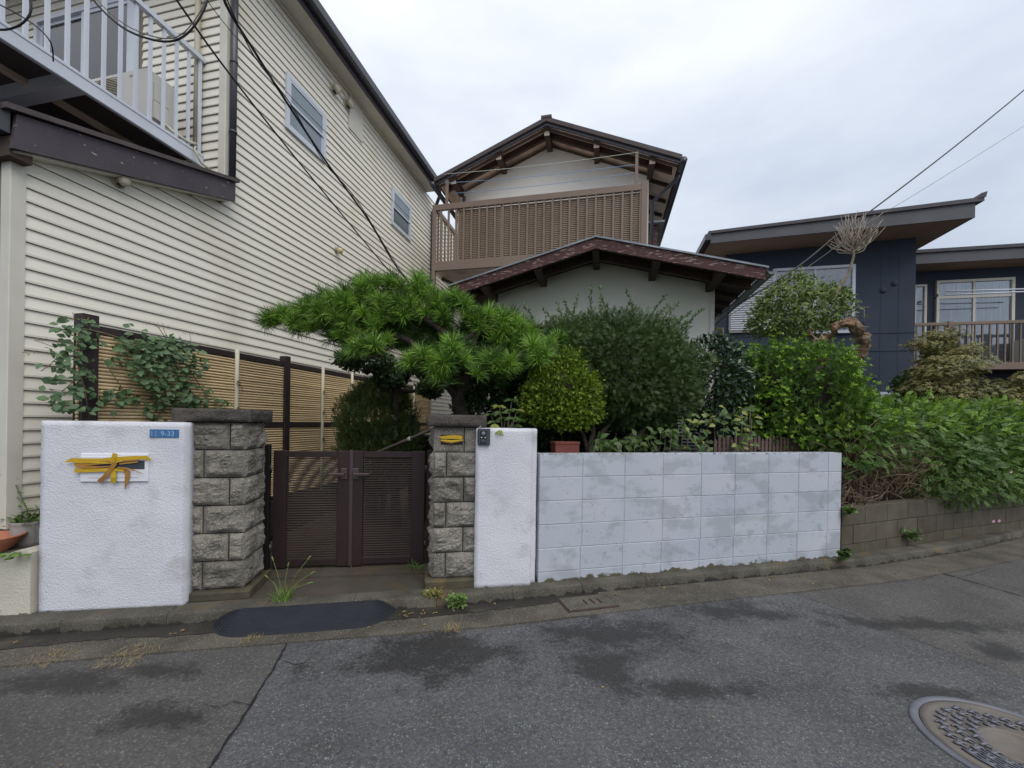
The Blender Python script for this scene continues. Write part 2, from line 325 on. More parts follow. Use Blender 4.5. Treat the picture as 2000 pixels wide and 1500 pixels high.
# ------------------------------------------------------------------ ground, road, kerb
def asphalt(name, base, base2, light, spots):
    m, t = NT(name); g = G(t); p = g.pos()
    col = g.mixc(g.ramp(g.noise(p, 2.0, 5), .3, .7), rgb(base), rgb(base2))
    # aggregate stones: voronoi cells, some of them pale
    vo = g.n('ShaderNodeTexVoronoi', {'Vector': p, 'Scale': 84, 'Randomness': 1.0})
    vs_ = g.n('ShaderNodeSeparateColor', {0: vo.outputs['Color']})
    sel = g.ramp(vs_.outputs[0], .35, 1.0, (0, 0, 0, 1), (.75, .75, .75, 1)); near = g.ramp(vo.outputs['Distance'], .30, .46, (1, 1, 1, 1), (0, 0, 0, 1))
    agg = g.math('MULTIPLY', sel, near)
    tint = g.mixc(vs_.outputs[1], rgb(light), (light[0]*.75, light[1]*.9, light[2]*.95, 1))
    col = g.mixc(g.math('MULTIPLY', agg, g.ramp(g.noise(p, 7, 4), .3, .7, (.35, .35, .35, 1), (.8, .8, .8, 1))), col, tint)
    vo2 = g.n('ShaderNodeTexVoronoi', {'Vector': p, 'Scale': 42, 'Randomness': 1.0}); v2 = g.n('ShaderNodeSeparateColor', {0: vo2.outputs['Color']})
    big = g.math('MULTIPLY', g.ramp(v2.outputs[0], .97, .985), g.ramp(vo2.outputs['Distance'], .22, .32, (1, 1, 1, 1), (0, 0, 0, 1)))
    col = g.mixc(g.math('MULTIPLY', big, .35), col, rgb((light[0]*1.3, light[1]*1.3, light[2]*1.2)))
    grit = g.noise(p, 170, 3, .75)
    col = g.mixc(g.ramp(grit, .35, .5, (.6, .6, .6, 1), (0, 0, 0, 1)), col, (.012, .012, .013, 1))
    col = g.mixc(1.0, col, g.ramp(g.noise(p, 48, 4, .8), .32, .68, (.62, .62, .62, 1), (1.38, 1.38, 1.38, 1)), 'MULTIPLY')
    wet = None; nn = g.math('ADD', g.math('MULTIPLY', g.math('SUBTRACT', g.noise(p, 3.6, 9, .68), .5), 5.0), g.math('MULTIPLY', g.math('SUBTRACT', g.noise(p, 45, 4, .7), .5), 2.6))
    for cx, cy, rx, ry in spots:
        d = g.n('ShaderNodeVectorMath', {0: p, 1: (cx, cy, 0)}, operation='SUBTRACT').outputs[0]
        d = g.n('ShaderNodeVectorMath', {0: d, 1: (1/rx, 1/ry, 0)}, operation='MULTIPLY').outputs[0]
        l = g.n('ShaderNodeVectorMath', {0: d}, operation='LENGTH').outputs['Value']
        k = g.math('SUBTRACT', 1.55, l)
        wet = k if wet is None else g.math('MAXIMUM', wet, k)
    k = g.math('ADD', wet, nn); wf = g.ramp(k, .1, 1.1)
    gw = g.ramp(g.noise(p, .9, 6, .6), .58, .70); wf = g.math('MAXIMUM', wf, g.math('MULTIPLY', gw, .55))
    col = g.mixc(g.math('MULTIPLY', wf, .78), col, (.016, .0155, .015, 1))
    ro = g.math('SUBTRACT', .82, g.math('MULTIPLY', wf, .25))
    h = g.math('ADD', grit, g.math('MULTIPLY', agg, .6))
    b = g.n('ShaderNodeBump', {'Height': h, 'Strength': .8, 'Distance': .004})
    bs = g.n('ShaderNodeBsdfPrincipled', {'Base Color': col, 'Roughness': ro, 'Specular IOR Level': .35, 'Normal': b.outputs[0]})
    g.n('ShaderNodeOutputMaterial', {0: bs.outputs[0]}); return m
def spot(px, py, wpx, hpx):
    c = gnd(px, py); a = gnd(px+wpx, py); b_ = gnd(px, py-hpx); return (c.x, c.y, abs(a.x-c.x), abs(b_.y-c.y))
SP = [spot(840, 1280, 150, 40), spot(1190, 1240, 130, 28), spot(1430, 1195, 130, 14), spot(1800, 1220, 160, 10), spot(1180, 1300, 60, 40),
      spot(1960, 1275, 60, 14), spot(330, 1400, 80, 25), spot(140, 1330, 120, 22), spot(1340, 1345, 150, 16), spot(300, 1310, 90, 14), spot(1820, 1355, 90, 16)]
m_asph = asphalt('worn_asphalt', hexc('595756'), hexc('474545'), hexc('989588'), SP)
m_asph2 = asphalt('blue_grey_asphalt', hexc('5a5a5c'), hexc('484849'), hexc('9d9f9c'), SP)
def sheet(name, pts, z, mat, parent=None, **k):
    b = MB(); b.add([(p[0], p[1], z) for p in pts], [tuple(range(len(pts)))]); return b.build(name, mat, parent, **k)
def slab(name, pts, z0, z1, mat, parent=None, **k):
    b = MB(); b.prism([(p[0], p[1]) for p in pts], z0, z1, 'z'); return b.build(name, mat, parent, **k)
m_earth = MAT('bare_ground', hexc('4a4235'), hexc('3a3429'), sc=1.5, rough=1)
sheet('ground', [(-250, -250), (250, -250), (250, 250), (-250, 250)], -.03, m_earth, kind='structure')
KL = [(-9, 1.85), (-6.5, 2.2), (-3.25, 2.65), (-2.2, 2.87), (-.24, 3.25), (.87, 3.55), (3.68, 4.28), (5.3, 4.86), (6.78, 5.52), (10, 7.1), (14, 9.3), (22, 14)]
def off(poly, d):            # shift a polyline sideways (positive = away from the road)
    o = []
    for i, p in enumerate(poly):
        a, b = poly[max(i-1, 0)], poly[min(i+1, len(poly)-1)]
        L = math.hypot(b[0]-a[0], b[1]-a[1]); o.append((p[0]-(b[1]-a[1])/L*d, p[1]+(b[0]-a[0])/L*d))
    return o
def dense(poly, step):
    o = [poly[0]]
    for a, b in zip(poly, poly[1:]):
        n = max(1, int(math.hypot(b[0]-a[0], b[1]-a[1])/step))
        o += [(a[0]+(b[0]-a[0])*k/n, a[1]+(b[1]-a[1])*k/n) for k in range(1, n+1)]
    return o
road = sheet('road', [(-30, -30), (40, -30), (40, 24)]+KL[::-1]+[(-30, -1)], 0, m_asph, kind='structure')
pp = [(560, 1258), (545, 1290), (520, 1330), (490, 1380), (450, 1440), (410, 1500), (330, 1640)]
cr1 = [gnd(x, y) for x, y in pp]
seam = [gnd(x, y) for x, y in ((1545, 1158), (1650, 1195), (1804, 1258), (2000, 1328), (2150, 1375))]
topc = [gnd(x, y) for x, y in ((1500, 1158), (1400, 1168), (1300, 1183), (1200, 1197), (1060, 1217), (930, 1234), (760, 1243), (640, 1252))]
pl = [(p.x, p.y) for p in cr1] + [(cr1[-1].x-.6, -2), (4, -2), (seam[-1].x+.3, seam[-1].y-.4)] + [(p.x, p.y) for p in seam[::-1]] + [(p.x, p.y) for p in topc]
sheet('asphalt_patch', pl, .004, m_asph2, road)
def ribbon(name, pts, w0, z, mat, parent, jit=.5):
    b = MB(); P = dense([(p[0], p[1]) for p in pts], .035); v = []
    wob = [(rnd.uniform(-1, 1)*.008*jit, rnd.uniform(-1, 1)*.008*jit) for _ in P]
    P = [(p[0]+q[0], p[1]+q[1]) for p, q in zip(P, wob)]
    wd = [w0*rnd.uniform(.45, 1.3) for _ in P]
    L = []; Rr = []
    for i, p in enumerate(P):
        a, c = P[max(i-1, 0)], P[min(i+1, len(P)-1)]; l = math.hypot(c[0]-a[0], c[1]-a[1]) or 1
        nx, ny = -(c[1]-a[1])/l*wd[i]/2, (c[0]-a[0])/l*wd[i]/2
        L.append((p[0]+nx, p[1]+ny, z)); Rr.append((p[0]-nx, p[1]-ny, z))
    n = len(P); b.add(L+Rr, [(i, i+1, n+i+1, n+i) for i in range(n-1)]); return b.build(name, mat, parent)
m_crack = MAT('crack_tar', (.010, .010, .011), rough=.9)
m_seal = MAT('seam_line', hexc('3c3c3e'), rough=.9)
ribbon('crack', [(p.x, p.y) for p in cr1], .013, .008, m_crack, road)
for path in (((490, 1380), (455, 1372), (430, 1385), (398, 1378)), ((545, 1290), (575, 1300), (600, 1296)), ((1940, 1110), (1880, 1128), (1835, 1122), (1800, 1135))):
    ribbon('crack', [(gnd(x, y).x, gnd(x, y).y) for x, y in path], .004, .008, m_crack, road)
ribbon('seam', [(p.x, p.y) for p in seam[:3]], .006, .008, m_seal, road, .4)
ribbon('seam', [(p.x, p.y) for p in seam[2:]], .006, .008, m_seal, road, .4)
ribbon('seam', [(gnd(x, y).x, gnd(x, y).y) for x, y in ((1840, 1120), (1920, 1143), (2000, 1166), (2120, 1200))], .02, .008, m_seal, road, .4)
# concrete channel along the kerb
GI, GO = off(KL, .0), off(KL, -.36)
gut = slab('gutter', GI+GO[::-1], -.02, .010, m_gutterc, kind='structure')
CH = [p for p in dense(KL, .045) if p[0] < .75]; inn = off(CH, -.004); outw = [(q[0]+(p[0]-q[0])*k, q[1]+(p[1]-q[1])*k) for q, p, k in zip(CH, off(CH, -.19), [max(.05, min(1, (1.0-p[0])/1.3))*(.85+noise.noise(Vector((i*.06, 2, 0)))*.45+noise.noise(Vector((i*.35, 5, 0)))*.16+noise.noise(Vector((i*.9, 8, 0)))*.10) for i, p in enumerate(CH)])]
b = MB(); n = len(CH); b.add([(p[0], p[1], .014) for p in inn]+[(p[0], p[1], .014) for p in outw], [(i, i+1, n+i+1, n+i) for i in range(n-1)]); b.build('wet_strip', m_wetch, gut)
# kerb stones, each its own piece
kerb = thing('kerb', None, None, I4, kind='structure')
def kerb_piece(a, b, drop=0):
    dx, dy = b[0]-a[0], b[1]-a[1]; L = math.hypot(dx, dy); M = Matrix.Translation((a[0], a[1], 0)) @ Matrix.Rotation(math.atan2(dy, dx), 4, 'Z')
    k = MB(M); h = .086-drop; e = .002
    prof = [(0, -.02), (.012, h-.03), (.018, h-.012), (.034, h), (.17, h+.002), (.17, -.02)]
    k.prism(prof, e, L-e, 'x')
    return k.build('kerb_stone', m_kerb, kerb)
KD = dense(KL[1:10], .02); acc = [KD[0]]; d = 0
for p, q in zip(KD, KD[1:]):
    d += math.hypot(q[0]-p[0], q[1]-p[1])
    if d >= .6: acc.append(q); d = 0
for a, b in zip(acc, acc[1:]): kerb_piece(a, b)
# paved strip between the kerb and the walls, and the entrance
KB = off(KL[1:10], .165)
slab('footing_strip', KB + [(9.5, 8.2), (5.3, 5.6), (3.45, 4.6), (.2, 3.8), (-.6, 3.8), (-2.1, 3.6), (-3.3, 3.2), (-6.5, 3.0)], -.02, .080, m_entry, kind='structure')
slab('garden_path', [(-2.3, 3.45), (-.55, 3.7), (-.3, 9), (-2.6, 9), (-2.6, 4.2)], -.02, .098, m_entry, kind='structure')
slab('soil_bed', [(.25, 3.68), (3.38, 4.49), (3.6, 5.6), (.1, 5.4), (-.05, 4.6)], -.02, 1.02, m_soil, kind='structure')
slab('hedge_bed', [(3.5, 4.55), (5.3, 5.28), (8.5, 6.3), (8.2, 7.6), (3.6, 6.4)], -.02, .54, m_soil, kind='structure')
slab('side_terrace', [(-6.5, 2.86), (-3.5, 2.95), (-3.34, 3.05), (-3.25, 3.3), (-3.7, 5), (-6.5, 5)], -.02, .47, m_concrete, kind='structure')
slab('back_yard', [(.1, 5.45), (3.6, 5.7), (8.2, 7.7), (16, 12), (16, 16), (-.2, 16), (-.2, 9)], -.02, .30, m_soil, kind='structure')

# ------------------------------------------------------------------ walls on the street
def plaster_wall(name, M, L, T, z0, z1, mat, label, amp=.004, round_=.006, cell=.035, rr=0):
    bm = bmesh.new(); bmesh.ops.create_cube(bm, size=1)
    bmesh.ops.scale(bm, vec=(L, T, z1-z0), verts=bm.verts); bmesh.ops.translate(bm, vec=(L/2, T/2, (z0+z1)/2), verts=bm.verts)
    if rr:
        eds = [e for e in bm.edges if abs(e.verts[0].co.x-L) < 1e-4 and abs(e.verts[1].co.x-L) < 1e-4 and abs(e.verts[0].co.z-e.verts[1].co.z) > .1 and e.verts[0].co.y < .01]
        bmesh.ops.bevel(bm, geom=eds, offset=rr, segments=4, affect='EDGES')
    bmesh.ops.bevel(bm, geom=[e for e in bm.edges if e.verts[0].co.z > z1-.001 or e.verts[1].co.z > z1-.001 or not rr], offset=round_, segments=2, affect='EDGES')
    me_ = MB(M)
    for ax, n_ in ((0, int(L/cell)), (2, int((z1-z0)/cell))):
        for k in range(1, n_):
            co = [0, 0, 0]; no = [0, 0, 0]; co[ax] = (k*L/n_) if ax == 0 else z0+k*(z1-z0)/n_; no[ax] = 1
            bmesh.ops.bisect_plane(bm, geom=bm.verts[:]+bm.edges[:]+bm.faces[:], plane_co=co, plane_no=no)
    bm.normal_update()
    for v in bm.verts:
        k = noise.noise(Vector(v.co)*6+Vector((3, 1, name.__len__())))*amp*.8 + noise.noise(Vector(v.co)*25)*amp*.5
        v.co += v.normal*k
    bm.verts.index_update()
    me_.add([v.co[:] for v in bm.verts], [[v.index for v in f.verts] for f in bm.faces], True); bm.free()
    return me_.build(name, mat, None, origin=M.translation, label=label, cat='wall')
rzL = math.atan2(.14, .88)
ML = frame(-3.215, 2.845, 0, rzL)
wallL = plaster_wall('white_wall', ML, .895, .13, .068, 1.395, m_stucco, 'wide white roughcast wall carrying the taped letter slot and the small blue number plate')
rzR = math.atan2(.085, .5)
MR = frame(-.285, 3.375, 0, rzR)
wallR = plaster_wall('white_wall', MR, .515, .17, .078, 1.382, m_stucco, 'narrow white roughcast wall with rounded edge between the right stone pillar and the block wall', rr=.05)
MC = frame(-3.42, 2.80, 0, rzL)
cw = MB(MC); cw.prism([(-1.6, .07), (.19, .07), (.185, .50), (.16, .525), (.02, .49), (.0, .47), (-.02, .40), (-1.6, .36)], -.015, .11, 'y')
cw.build('cream_wall', m_creamwall, None, origin=MC.translation, label='low broken cream roughcast wall left of the big white wall', cat='wall')

def rough_block(M, x0, x1, y0, y1, z0, z1, amp, faces, name, mat, parent, seed, cuts=9, margin=.16):
    bm = bmesh.new(); nx = max(3, int((x1-x0)/.014)); ny = max(3, int((y1-y0)/.018)); nz = max(3, int((z1-z0)/.013))
    vid = {}; v = []; f = []
    def V(i, j, k):
        if (i, j, k) not in vid:
            a, b, c = i/nx, j/ny, k/nz; x, y, z = x0+(x1-x0)*a, y0+(y1-y0)*b, z0+(z1-z0)*c
            q = Vector((x*9, y*9, z*11+seed*3.1)); n1 = noise.noise(q)*1.3+.7*abs(noise.noise(q*2.1))+.4*noise.noise(q*4.6)
            def edge(u, w_): return min(1, min(u, 1-u)/margin) * min(1, min(w_, 1-w_)/margin)
            if 'f' in faces and j == 0: y -= edge(a if 'r' not in faces and 'l' not in faces else a, c)*amp*(1.0+n1*1.1)
            if 'r' in faces and i == nx: x += edge(b, c)*amp*(1.0+n1*1.1)
            if 'l' in faces and i == 0: x -= edge(b, c)*amp*(1.0+n1*1.3)
            if j in (0,) and (i in (0, nx) or k in (0, nz)): y += .004
            vid[(i, j, k)] = len(v); v.append((x, y, z))
        return vid[(i, j, k)]
    for i in range(nx):
        for k in range(nz): f.append((V(i, 0, k), V(i+1, 0, k), V(i+1, 0, k+1), V(i, 0, k+1))); f.append((V(i, ny, k), V(i, ny, k+1), V(i+1, ny, k+1), V(i+1, ny, k)))
    for j in range(ny):
        for k in range(nz): f.append((V(0, j, k), V(0, j, k+1), V(0, j+1, k+1), V(0, j+1, k))); f.append((V(nx, j, k), V(nx, j+1, k), V(nx, j+1, k+1), V(nx, j, k+1)))
    for i in range(nx):
        for j in range(ny): f.append((V(i, j, 0), V(i, j+1, 0), V(i+1, j+1, 0), V(i+1, j, 0))); f.append((V(i, j, nz), V(i+1, j, nz), V(i+1, j+1, nz), V(i, j+1, nz)))
    bm.free(); b = MB(M); b.add(v, f, False); return b.build(name, mat, parent)
def pillar(M, label, x0, x1, D, z0, z1, capz, zb, side, plinth_x, cols, slot=False):
    t = thing('stone_pillar', label, 'gate pillar', M, 'split-stone gate pillars')
    b = MB(M); b.box(x0+.012, x1-.012, .012, D-.012, z0-.003, z1+.003); b.build('mortar', m_mortar, t)
    b = MB(M); b.cbox(plinth_x[0], plinth_x[1], -.055, D+.02, zb, z0-.002, .012); b.build('plinth', m_plinth, t)
    rough_block(M, x0-.05, x1+.05, -.05, D+.04, z1+.004, capz, .008, 'f'+side, 'cap_stone', m_stonedk, t, 5, margin=.2)
    n = 6; h = (z1-z0)/n; g = .004
    for c in range(n):
        za, zb_ = z0+c*h+g, z0+(c+1)*h-g; s = c
        split = cols[c % 2]; xs = [(x0, split-g), (split+g, x1)]
        for q, (a, e) in enumerate(xs):
            fc = 'f'; deep = D*.5
            last = (q == 1 and side == 'r') or (q == 0 and side == 'l')
            if last: fc += side; deep = D*(.62 if c % 2 else .45)
            if slot and c == n-1: rough_block(M, a, e, .002, deep, za, zb_, .0025, fc, 'stone_block', m_stone, t, c*3+q+20)
            else: rough_block(M, a, e, 0, deep, za, zb_, .019, fc, 'stone_block', m_stone, t, c*3+q+len(label))
            if last: rough_block(M, a+(.05 if side == 'r' else 0), e-(.05 if side == 'l' else 0), deep+2*g, D, za, zb_, .019, side, 'stone_block', m_stone, t, c*5+q+40)
    return t
az = math.radians(11)
MPL = frame(-2.02, 3.166, 0, az)
pilL = pillar(MPL, 'left split-stone gate pillar with dark cap beside the wide white wall', -.42, 0, .36, .145, 1.400, 1.497, .072, 'r', (-.42, .065), (-.28, -.105))
MPR = frame(-.6286, 3.372, 0, az)
pilR = pillar(MPR, 'right split-stone gate pillar with yellow taped letter slot under its cap', 0, .37, .34, .160, 1.385, 1.485, .078, 'l', (-.055, .372), (.105, .245), slot=True)
# paint smear of the white wall is left to its own material
# letter slot of the right pillar
sl_ = thing('letter_slot', 'dark letter slot in the right stone pillar sealed with yellow tape', 'letter slot', frame(-.6286, 3.372, 0, az))
b = MB(MPR)
b.add([], [])
b.box(.055, .235, -.006, .0015, 1.243, 1.322); b.build('slot_frame', m_black, sl_)
def strip(M, pts, w0, z, name, mat, parent, lift=.0, **k):
    # a creased ribbon lying in front of a face: pts (x, z) along its length
    b = MB(M); L = []; Rr = []
    for i, (x, zz) in enumerate(pts):
        a, c = pts[max(i-1, 0)], pts[min(i+1, len(pts)-1)]; l = math.hypot(c[0]-a[0], c[1]-a[1]) or 1
        nx, nz_ = -(c[1]-a[1])/l, (c[0]-a[0])/l; wv = w0[i] if isinstance(w0, (list, tuple)) else w0
        y = -z - lift*math.sin(math.pi*i/(len(pts)-1)) + (.0025 if i % 2 else 0)
        L.append((x+nx*wv/2, y, zz+nz_*wv/2)); Rr.append((x-nx*wv/2, y-.0015, zz-nz_*wv/2))
    n = len(pts); v = L+Rr+[(p[0], p[1]+.0006, p[2]) for p in L+Rr]
    f = [(i, i+1, n+i+1, n+i) for i in range(n-1)]+[(2*n+i, 3*n+i, 3*n+i+1, 2*n+i+1) for i in range(n-1)]
    f += [(i, 2*n+i, 2*n+i+1, i+1) for i in range(n-1)]+[(n+i, n+i+1, 3*n+i+1, 3*n+i) for i in range(n-1)]+[(0, n, 3*n, 2*n), (n-1, 3*n-1, 4*n-1, 2*n-1)]
    b.add(v, f); return b.build(name, mat, parent, **k)
strip(MPR, [(.052, 1.300), (.09, 1.302), (.15, 1.306), (.20, 1.304), (.228, 1.301)], [.016, .026, .032, .030, .028], .014, 'tape_strip', m_tape, sl_, .006)
strip(MPR, [(.053, 1.276), (.09, 1.270), (.135, 1.264), (.19, 1.272), (.236, 1.279)], [.016, .02, .022, .018, .013], .017, 'tape_strip', m_tapebr, sl_, .006)
strip(MPR, [(.056, 1.279), (.10, 1.275), (.14, 1.271), (.19, 1.277), (.225, 1.282)], [.010, .016, .018, .014, .009], .022, 'tape_strip', m_tape, sl_, .006)
# intercom on the right white wall
MI = MR
ic = thing('intercom', 'slate grey door intercom with camera eye on the narrow white wall', 'intercom', frame(-.285, 3.375, 0, rzR))
b = MB(MI); b.cbox(.010, .108, -.030, -.001, 1.245, 1.378, .006); b.build('casing', m_intercom, ic)
b = MB(MI); b.cbox(.026, .078, -.034, -.0302, 1.258, 1.362, .002); b.build('face_panel', m_black, ic)
b = MB(MI @ Matrix.Translation((.052, -.034, 1.338)) @ Matrix.Rotation(math.pi/2, 4, 'X')); b.lathe([(.0, .006), (.008, .005), (.013, .004), (.016, .001), (.016, -.002)], 20); b.build('camera_lens', MAT('lens_grey', hexc('6c747c'), rough=.25), ic)
for x in (.032, .062):
    b = MB(MI); b.cbox(x, x+.011, -.0365, -.0342, 1.302, 1.309, .001); b.build('button', m_whitealu, ic)
b = MB(MI); b.cbox(.030, .074, -.0362, -.0342, 1.264, 1.290, .002); b.build('call_button', m_intercom, ic)
b = MB(MI); b.tube([(.012, -.004, 1.25), (.006, -.012, 1.30), (.006, -.012, 1.36), (.02, -.014, 1.386), (.034, -.006, 1.398)], .0025, 5); b.build('cable', m_potgrey, ic)
# letter slot in the left white wall
def wl(px, py):              # local coordinates on the front face of the left white wall
    nrm = Vector((-math.sin(rzL), math.cos(rzL), 0)); r = ray(px, py); p = EYE + r*((ML.translation-EYE).dot(nrm)/r.dot(nrm)); q = ML.inverted() @ p; return (q.x, q.z)
ls = thing('letter_slot', 'white enamel letter slot bound with yellow and browned tape on the wide wall', 'letter slot', frame(-3.215, 2.845, 0, rzL))
a, b_ = wl(159, 941), wl(292, 886)
b = MB(ML); b.cbox(a[0], b_[0], -.014, .006, a[1], b_[1], .004); b.build('plate', m_plate, ls)
c0, c1 = wl(163, 916), wl(286, 900)
b = MB(ML); b.cbox(c0[0], c1[0]-.002, -.0165, -.0142, c0[1], c1[1]+.004, .001); b.build('slot_opening', m_intercom, ls)
b = MB(ML); b.cbox(c0[0]-.004, c1[0]+.004, -.024, -.017, c1[1]+.004, c1[1]+.034, .003); b.build('flap', m_plate, ls)
g1, g2 = wl(176, 933), wl(274, 932)
b = MB(ML); b.box(g1[0], g2[0], -.0146, -.0142, g1[1]-.001, g1[1]+.0012); b.build('engraved_line', m_intercom, ls)
def tp(pts, w0, z, mat, lift=.003, nm='tape_strip'): return strip(ML, [wl(*p) for p in pts], w0, .0145+(z-.02)*.5 if min(p[1] for p in pts) > 916 else .025+(z-.026)*.3, nm, mat, ls, lift)
tp([(132, 902), (145, 898), (165, 899), (205, 898), (240, 895), (270, 893), (292, 893), (298, 899)], [.004, .026, .032, .024, .028, .024, .026, .012], .028, m_tape)
tp([(152, 906), (180, 905), (215, 902), (245, 899), (277, 897)], [.028, .026, .020, .016, .008], .034, m_tapebr)
tp([(153, 901), (175, 900), (205, 903), (228, 903), (246, 899)], [.020, .022, .014, .012, .008], .040, m_tape)
tp([(152, 918), (175, 918), (205, 917), (225, 916), (248, 918)], [.030, .026, .024, .022, .018], .028, m_tape)
tp([(156, 910), (180, 912), (205, 911), (225, 910)], [.012, .016, .010, .006], .036, m_tapebr)
tp([(232, 885), (229, 893), (226, 903)], [.030, .028, .026], .046, m_tape)
tp([(226, 915), (228, 925), (228, 932), (227, 942)], [.026, .032, .030, .034], .036, m_tape)
tp([(232, 903), (222, 918), (212, 930), (200, 940)], [.030, .026, .026, .030], .050, m_tapebr)
tp([(246, 917), (253, 921), (254, 930), (248, 955)], [.018, .036, .030, .004], .034, m_tapebr)
tp([(236, 912), (255, 914), (270, 918), (284, 924)], [.008, .010, .007, .003], .044, m_tapebr)
tp([(240, 905), (258, 903), (276, 901)], [.010, .009, .008], .044, m_tapebr)
# blue number plate
npl = thing('number_plate', 'faded blue enamel plate reading 9-33 near the top of the wide white wall', 'number plate', frame(-3.215, 2.845, 0, rzL))
a, b_ = wl(293, 854.5), wl(350, 839)
b = MB(ML); b.cbox(a[0], b_[0], -.006, -.0005, a[1], b_[1], .001); b.build('plate', m_blue, npl)
fc = bpy.data.curves.new('house_number', 'FONT'); fc.body = '9-33'; fc.size = .048; fc.extrude = .0006; fc.align_x = 'LEFT'
fo = bpy.data.objects.new('house_number', fc); C.objects.link(fo); dg = bpy.context.evaluated_depsgraph_get()
me = bpy.data.meshes.new_from_object(fo.evaluated_get(dg)); bpy.data.objects.remove(fo); me.materials.clear(); me.materials.append(m_bluelt)
no = bpy.data.objects.new('house_number', me); C.objects.link(no); no.parent = npl
q = wl(315, 852.5); no.matrix_local = Matrix.Translation((q[0], -.0068, q[1]+.004)) @ Matrix.Rotation(math.pi/2, 4, 'X')
b = MB(ML)
for i in range(2):
    for j in range(2):
        x = a[0]+.006+i*.026; z = a[1]+.010+j*.022
        b.box(x, x+.016, -.0066, -.0058, z+.012, z+.0135); b.box(x+.003, x+.013, -.0066, -.0058, z+.006, z+.0075); b.box(x, x+.016, -.0066, -.0058, z, z+.0015); b.box(x+.007, x+.0085, -.0066, -.0058, z, z+.0135)
b.build('worn_characters', m_bluelt, npl)

# painted block wall
def blockwall_mat():
    m, t = NT('painted_block'); g = G(t); p = g.pos()
    col = g.mixc(g.ramp(g.noise(p, 1.6, 5), .35, .65), rgb(hexc('a9b1bb')), rgb(hexc('b1b4bf')))
    col = g.mixc(g.math('MULTIPLY', g.ramp(g.noise(g.pos((1, 1, 1.6)), 3.1, 7, .62), .50, .60), .6), col, rgb(hexc('90969c')))
    col = g.mixc(g.math('MULTIPLY', g.ramp(g.noise(g.pos((1, 1, 1)), 5.3, 7, .66), .60, .66), .5), col, rgb(hexc('878b91')))
    gate = g.ramp(g.noise(p, 6, 3), .5, .62)
    col = g.mixc(g.math('MULTIPLY', g.ramp(g.noise(p, 85, 3), .64, .67), gate), col, rgb(hexc('5c5f62')))
    z = g.n('ShaderNodeSeparateXYZ', {0: p}).outputs['Z']
    k = g.math('ADD', g.math('SUBTRACT', 1.0, g.math('DIVIDE', g.math('SUBTRACT', z, .085), .06)), g.math('MULTIPLY', g.math('SUBTRACT', g.noise(p, 11, 6), .5), 2.8))
    col = g.mixc(g.ramp(k, .55, .8), col, rgb(hexc('55503f')))
    kt = g.math('ADD', g.math('DIVIDE', g.math('SUBTRACT', z, 1.15), .02), g.math('MULTIPLY', g.math('SUBTRACT', g.noise(p, 26, 5), .55), 5))
    col = g.mixc(g.math('MULTIPLY', g.ramp(kt, .6, .9), .7), col, rgb(hexc('4a4b49')))
    r = g.n('ShaderNodeObjectInfo').outputs['Random']
    col = g.mixc(1.0, col, g.ramp(r, 0, 1, (.94, .95, .97, 1), (1.04, 1.04, 1.02, 1)), 'MULTIPLY')
    bn = g.n('ShaderNodeBump', {'Height': g.noise(p, 90, 5, .65), 'Strength': .5, 'Distance': .004})
    bs = g.n('ShaderNodeBsdfPrincipled', {'Base Color': col, 'Roughness': .85, 'Normal': bn.outputs[0]})
    g.n('ShaderNodeOutputMaterial', {0: bs.outputs[0]}); return m
m_pblock = blockwall_mat()
A_, B_ = Vector((.238, 3.505, 0)), Vector((3.43, 4.33, 0)); dW = B_-A_
rzB = math.atan2(dW.y, dW.x); MBW = frame(A_.x, A_.y, 0, rzB); LW = dW.length
bw = thing('block_wall', 'long lavender-grey painted concrete block wall right of the gate', 'wall', MBW)
m_joint = MAT('painted_joint', hexc('b4b9c2'), hexc('9a9ea6'), sc=9, rough=.9)
b = MB(MBW); b.box(.004, LW-.004, .0058, .148, .082, 1.166); b.build('mortar', m_joint, bw)
def bx(px):
    r = ray(px, 1000); nrm = Vector((-math.sin(rzB), math.cos(rzB), 0)); p = r*(A_.dot(nrm)/Vector((r.x, r.y, 0)).dot(nrm)); return (p-A_).dot(dW.normalized())
edges = [0]+[bx(x) for x in (1137, 1219.5, 1294.5, 1369, 1435, 1500.5, 1559.5, 1617)]+[LW]
rows = [(.083, .170)]+[(.170+.2*k, .370+.2*k) for k in range(5)]
for k, (za, zb_) in enumerate(rows):
    for i in range(len(edges)-1):
        sh = (-.012 if k < 2 else 0) if 0 < i else 0; sh2 = (-.012 if k < 2 else 0) if i < len(edges)-2 else 0
        b = MB(MBW); j = .0022; o_ = rnd.uniform(0, .0022)
        b.cbox(edges[i]+sh+j, edges[i+1]+sh2-j, o_, .150, za+j, zb_-j, .0035); b.build('concrete_block', m_pblock, bw)
# low unpainted block wall further right
LWp = [(3.47, 4.37), (5.3, 5.10), (6.6, 5.56), (8.6, 6.35)]
lw = thing('block_wall', 'low grey-brown unpainted block wall under the hedge', 'wall', frame(3.47, 4.37, 0, 0))
for (a, c) in zip(LWp, LWp[1:]):
    L = math.hypot(c[0]-a[0], c[1]-a[1]); M = frame(a[0], a[1], 0, math.atan2(c[1]-a[1], c[0]-a[0]))
    b = MB(M); b.box(0, L, .008, .115, .05, .578); b.build('mortar', m_mortar, lw)
    for k in range(3):
        x = -.2 if k % 2 else 0; za, zb_ = (.06, .19) if k == 0 else (.19+.2*(k-1), .19+.2*k)
        while x < L-.02:
            a0, a1 = max(0, x), min(L, x+.4)
            if a1-a0 > .03:
                b = MB(M); b.cbox(a0+.003, a1-.003, rnd.uniform(0, .003), .12, za+.003, zb_-.003, .004); b.build('concrete_block', m_lowblock, lw)
            x += .4

